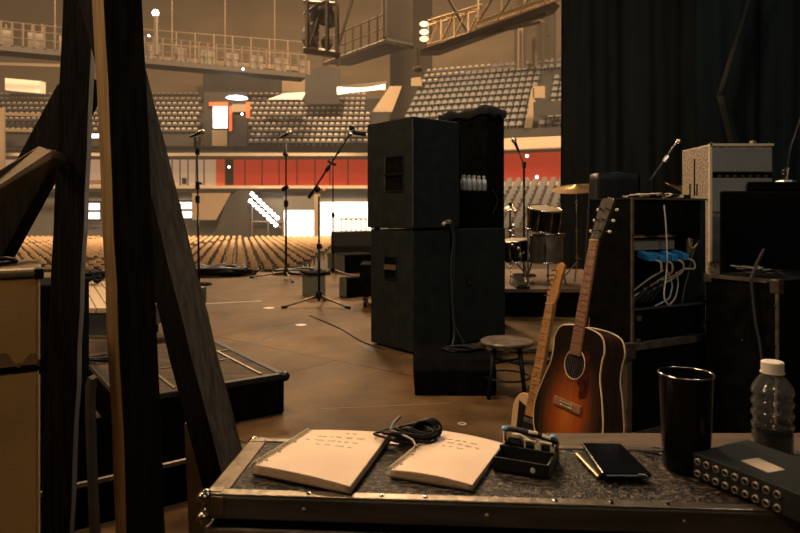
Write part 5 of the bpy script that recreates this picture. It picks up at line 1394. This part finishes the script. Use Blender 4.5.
# ================================================================ LIGHTS, WORLD, CAMERA
def area(name, loc, tgt, size, power, col, shape='DISK'):
    l = bpy.data.lights.new(name,'AREA'); l.energy = power; l.color = col; l.shape = shape; l.size = size
    o = bpy.data.objects.new(name,l); C.objects.link(o); o.location = loc
    o.rotation_euler = (V(tgt)-V(loc)).to_track_quat('-Z','Y').to_euler(); o['kind'] = 'helper'; return o
WARM = (1,.68,.40)
for i,(x,y,p) in enumerate(((-34,44,11000),(-8,48,16000),(24,42,12000),(-22,24,5000))):
    area('arena_light', (x,y,30), (x,y+9,0), 7, p*1.7, (1,.71,.42))
area('stage_light', (.2,9.3,5.2), (-.8,5.0,0), 1.3, 215, WARM)
area('stage_light', (-1.6,2.6,4.6), (-.1,1.9,0), .7, 125, WARM)
area('guitar_light', (-1.7,.6,2.4), (.75,2.3,.4), .4, 20, (1,.74,.5))
area('rack_fill', (1.15,.9,2.1), (1.25,2.6,.75), .25, 9, (1,.82,.62))  # added fill to bring out the rack's trims and blue plugs
area('drum_fill', (.9,4.5,3.4), (1.5,5.8,.8), .4, 17, (1,.78,.52))  # added fill to brighten the cymbal and drums
area('side_fill', (-3.2,.4,2.0), (-.6,1.25,.9), .8, 16, (1,.76,.45))  # added fill for the gold side of the upright post
area('front_fill', (-.1,-.7,1.9), (-.85,1.2,.75), .5, 6, (1,.74,.42))
area('cool_fill', (2.2,1.4,4.4), (.6,4.1,.9), 1.4, 16, (.5,.85,.95))
area('curtain_light', (1.5,4.2,4.8), (3.6,7.4,1.2), 1.0, 26, (.95,.95,.85))
w = bpy.data.worlds.new('world'); bpy.context.scene.world = w; w.use_nodes = True
nt = w.node_tree; bg = nt.nodes['Background']; bg.inputs[0].default_value = (.02,.015,.01,1); bg.inputs[1].default_value = .2
ge = nt.nodes.new('ShaderNodeNewGeometry'); sx_ = nt.nodes.new('ShaderNodeSeparateXYZ'); mr = nt.nodes.new('ShaderNodeMapRange')
mr.inputs[1].default_value = 9; mr.inputs[2].default_value = 22; mr.inputs[3].default_value = .0; mr.inputs[4].default_value = .0036
nt.links.new(ge.outputs['Position'],sx_.inputs[0]); nt.links.new(sx_.outputs['Y'],mr.inputs[0])
ab = nt.nodes.new('ShaderNodeVolumeAbsorption'); ab.inputs['Color'].default_value = (0,0,0,1); ab.inputs['Density'].default_value = .0075
em = nt.nodes.new('ShaderNodeEmission'); em.inputs[0].default_value = (.29,.19,.108,1); nt.links.new(mr.outputs[0],em.inputs[1]); nt.links.new(mr.outputs[0],ab.inputs['Density']); w.cycles.volume_step_size = 7.0  # volume emission stands in for light scattered by the haze
ad = nt.nodes.new('ShaderNodeAddShader'); nt.links.new(ab.outputs[0],ad.inputs[0]); nt.links.new(em.outputs[0],ad.inputs[1])
nt.links.new(ad.outputs[0], nt.nodes['World Output'].inputs['Volume'])
cam = bpy.data.cameras.new('camera'); co = bpy.data.objects.new('camera',cam); C.objects.link(co)
co.location = EYE; co.rotation_euler = (math.pi/2,0,0); cam.shift_y = -(266.5-HORIZON)/800
cam.sensor_width = 36; cam.lens = 36*F/800; cam.clip_end = 300; cam.clip_start = .05
cam.dof.use_dof = True; cam.dof.focus_distance = 1.8; cam.dof.aperture_fstop = 7.0
sc = bpy.context.scene; sc.camera = co
sc.view_settings.view_transform = 'Standard'; sc.view_settings.look = 'None'; sc.view_settings.exposure = .38; sc.view_settings.gamma = .88
sc.cycles.use_denoising = True; sc.cycles.max_bounces = 5; sc.cycles.volume_max_steps = 24; sc.cycles.sample_clamp_indirect = 4; sc.cycles.transparent_max_bounces = 8
for o in list(bpy.data.objects):
    if '_w' in o: del o['_w']
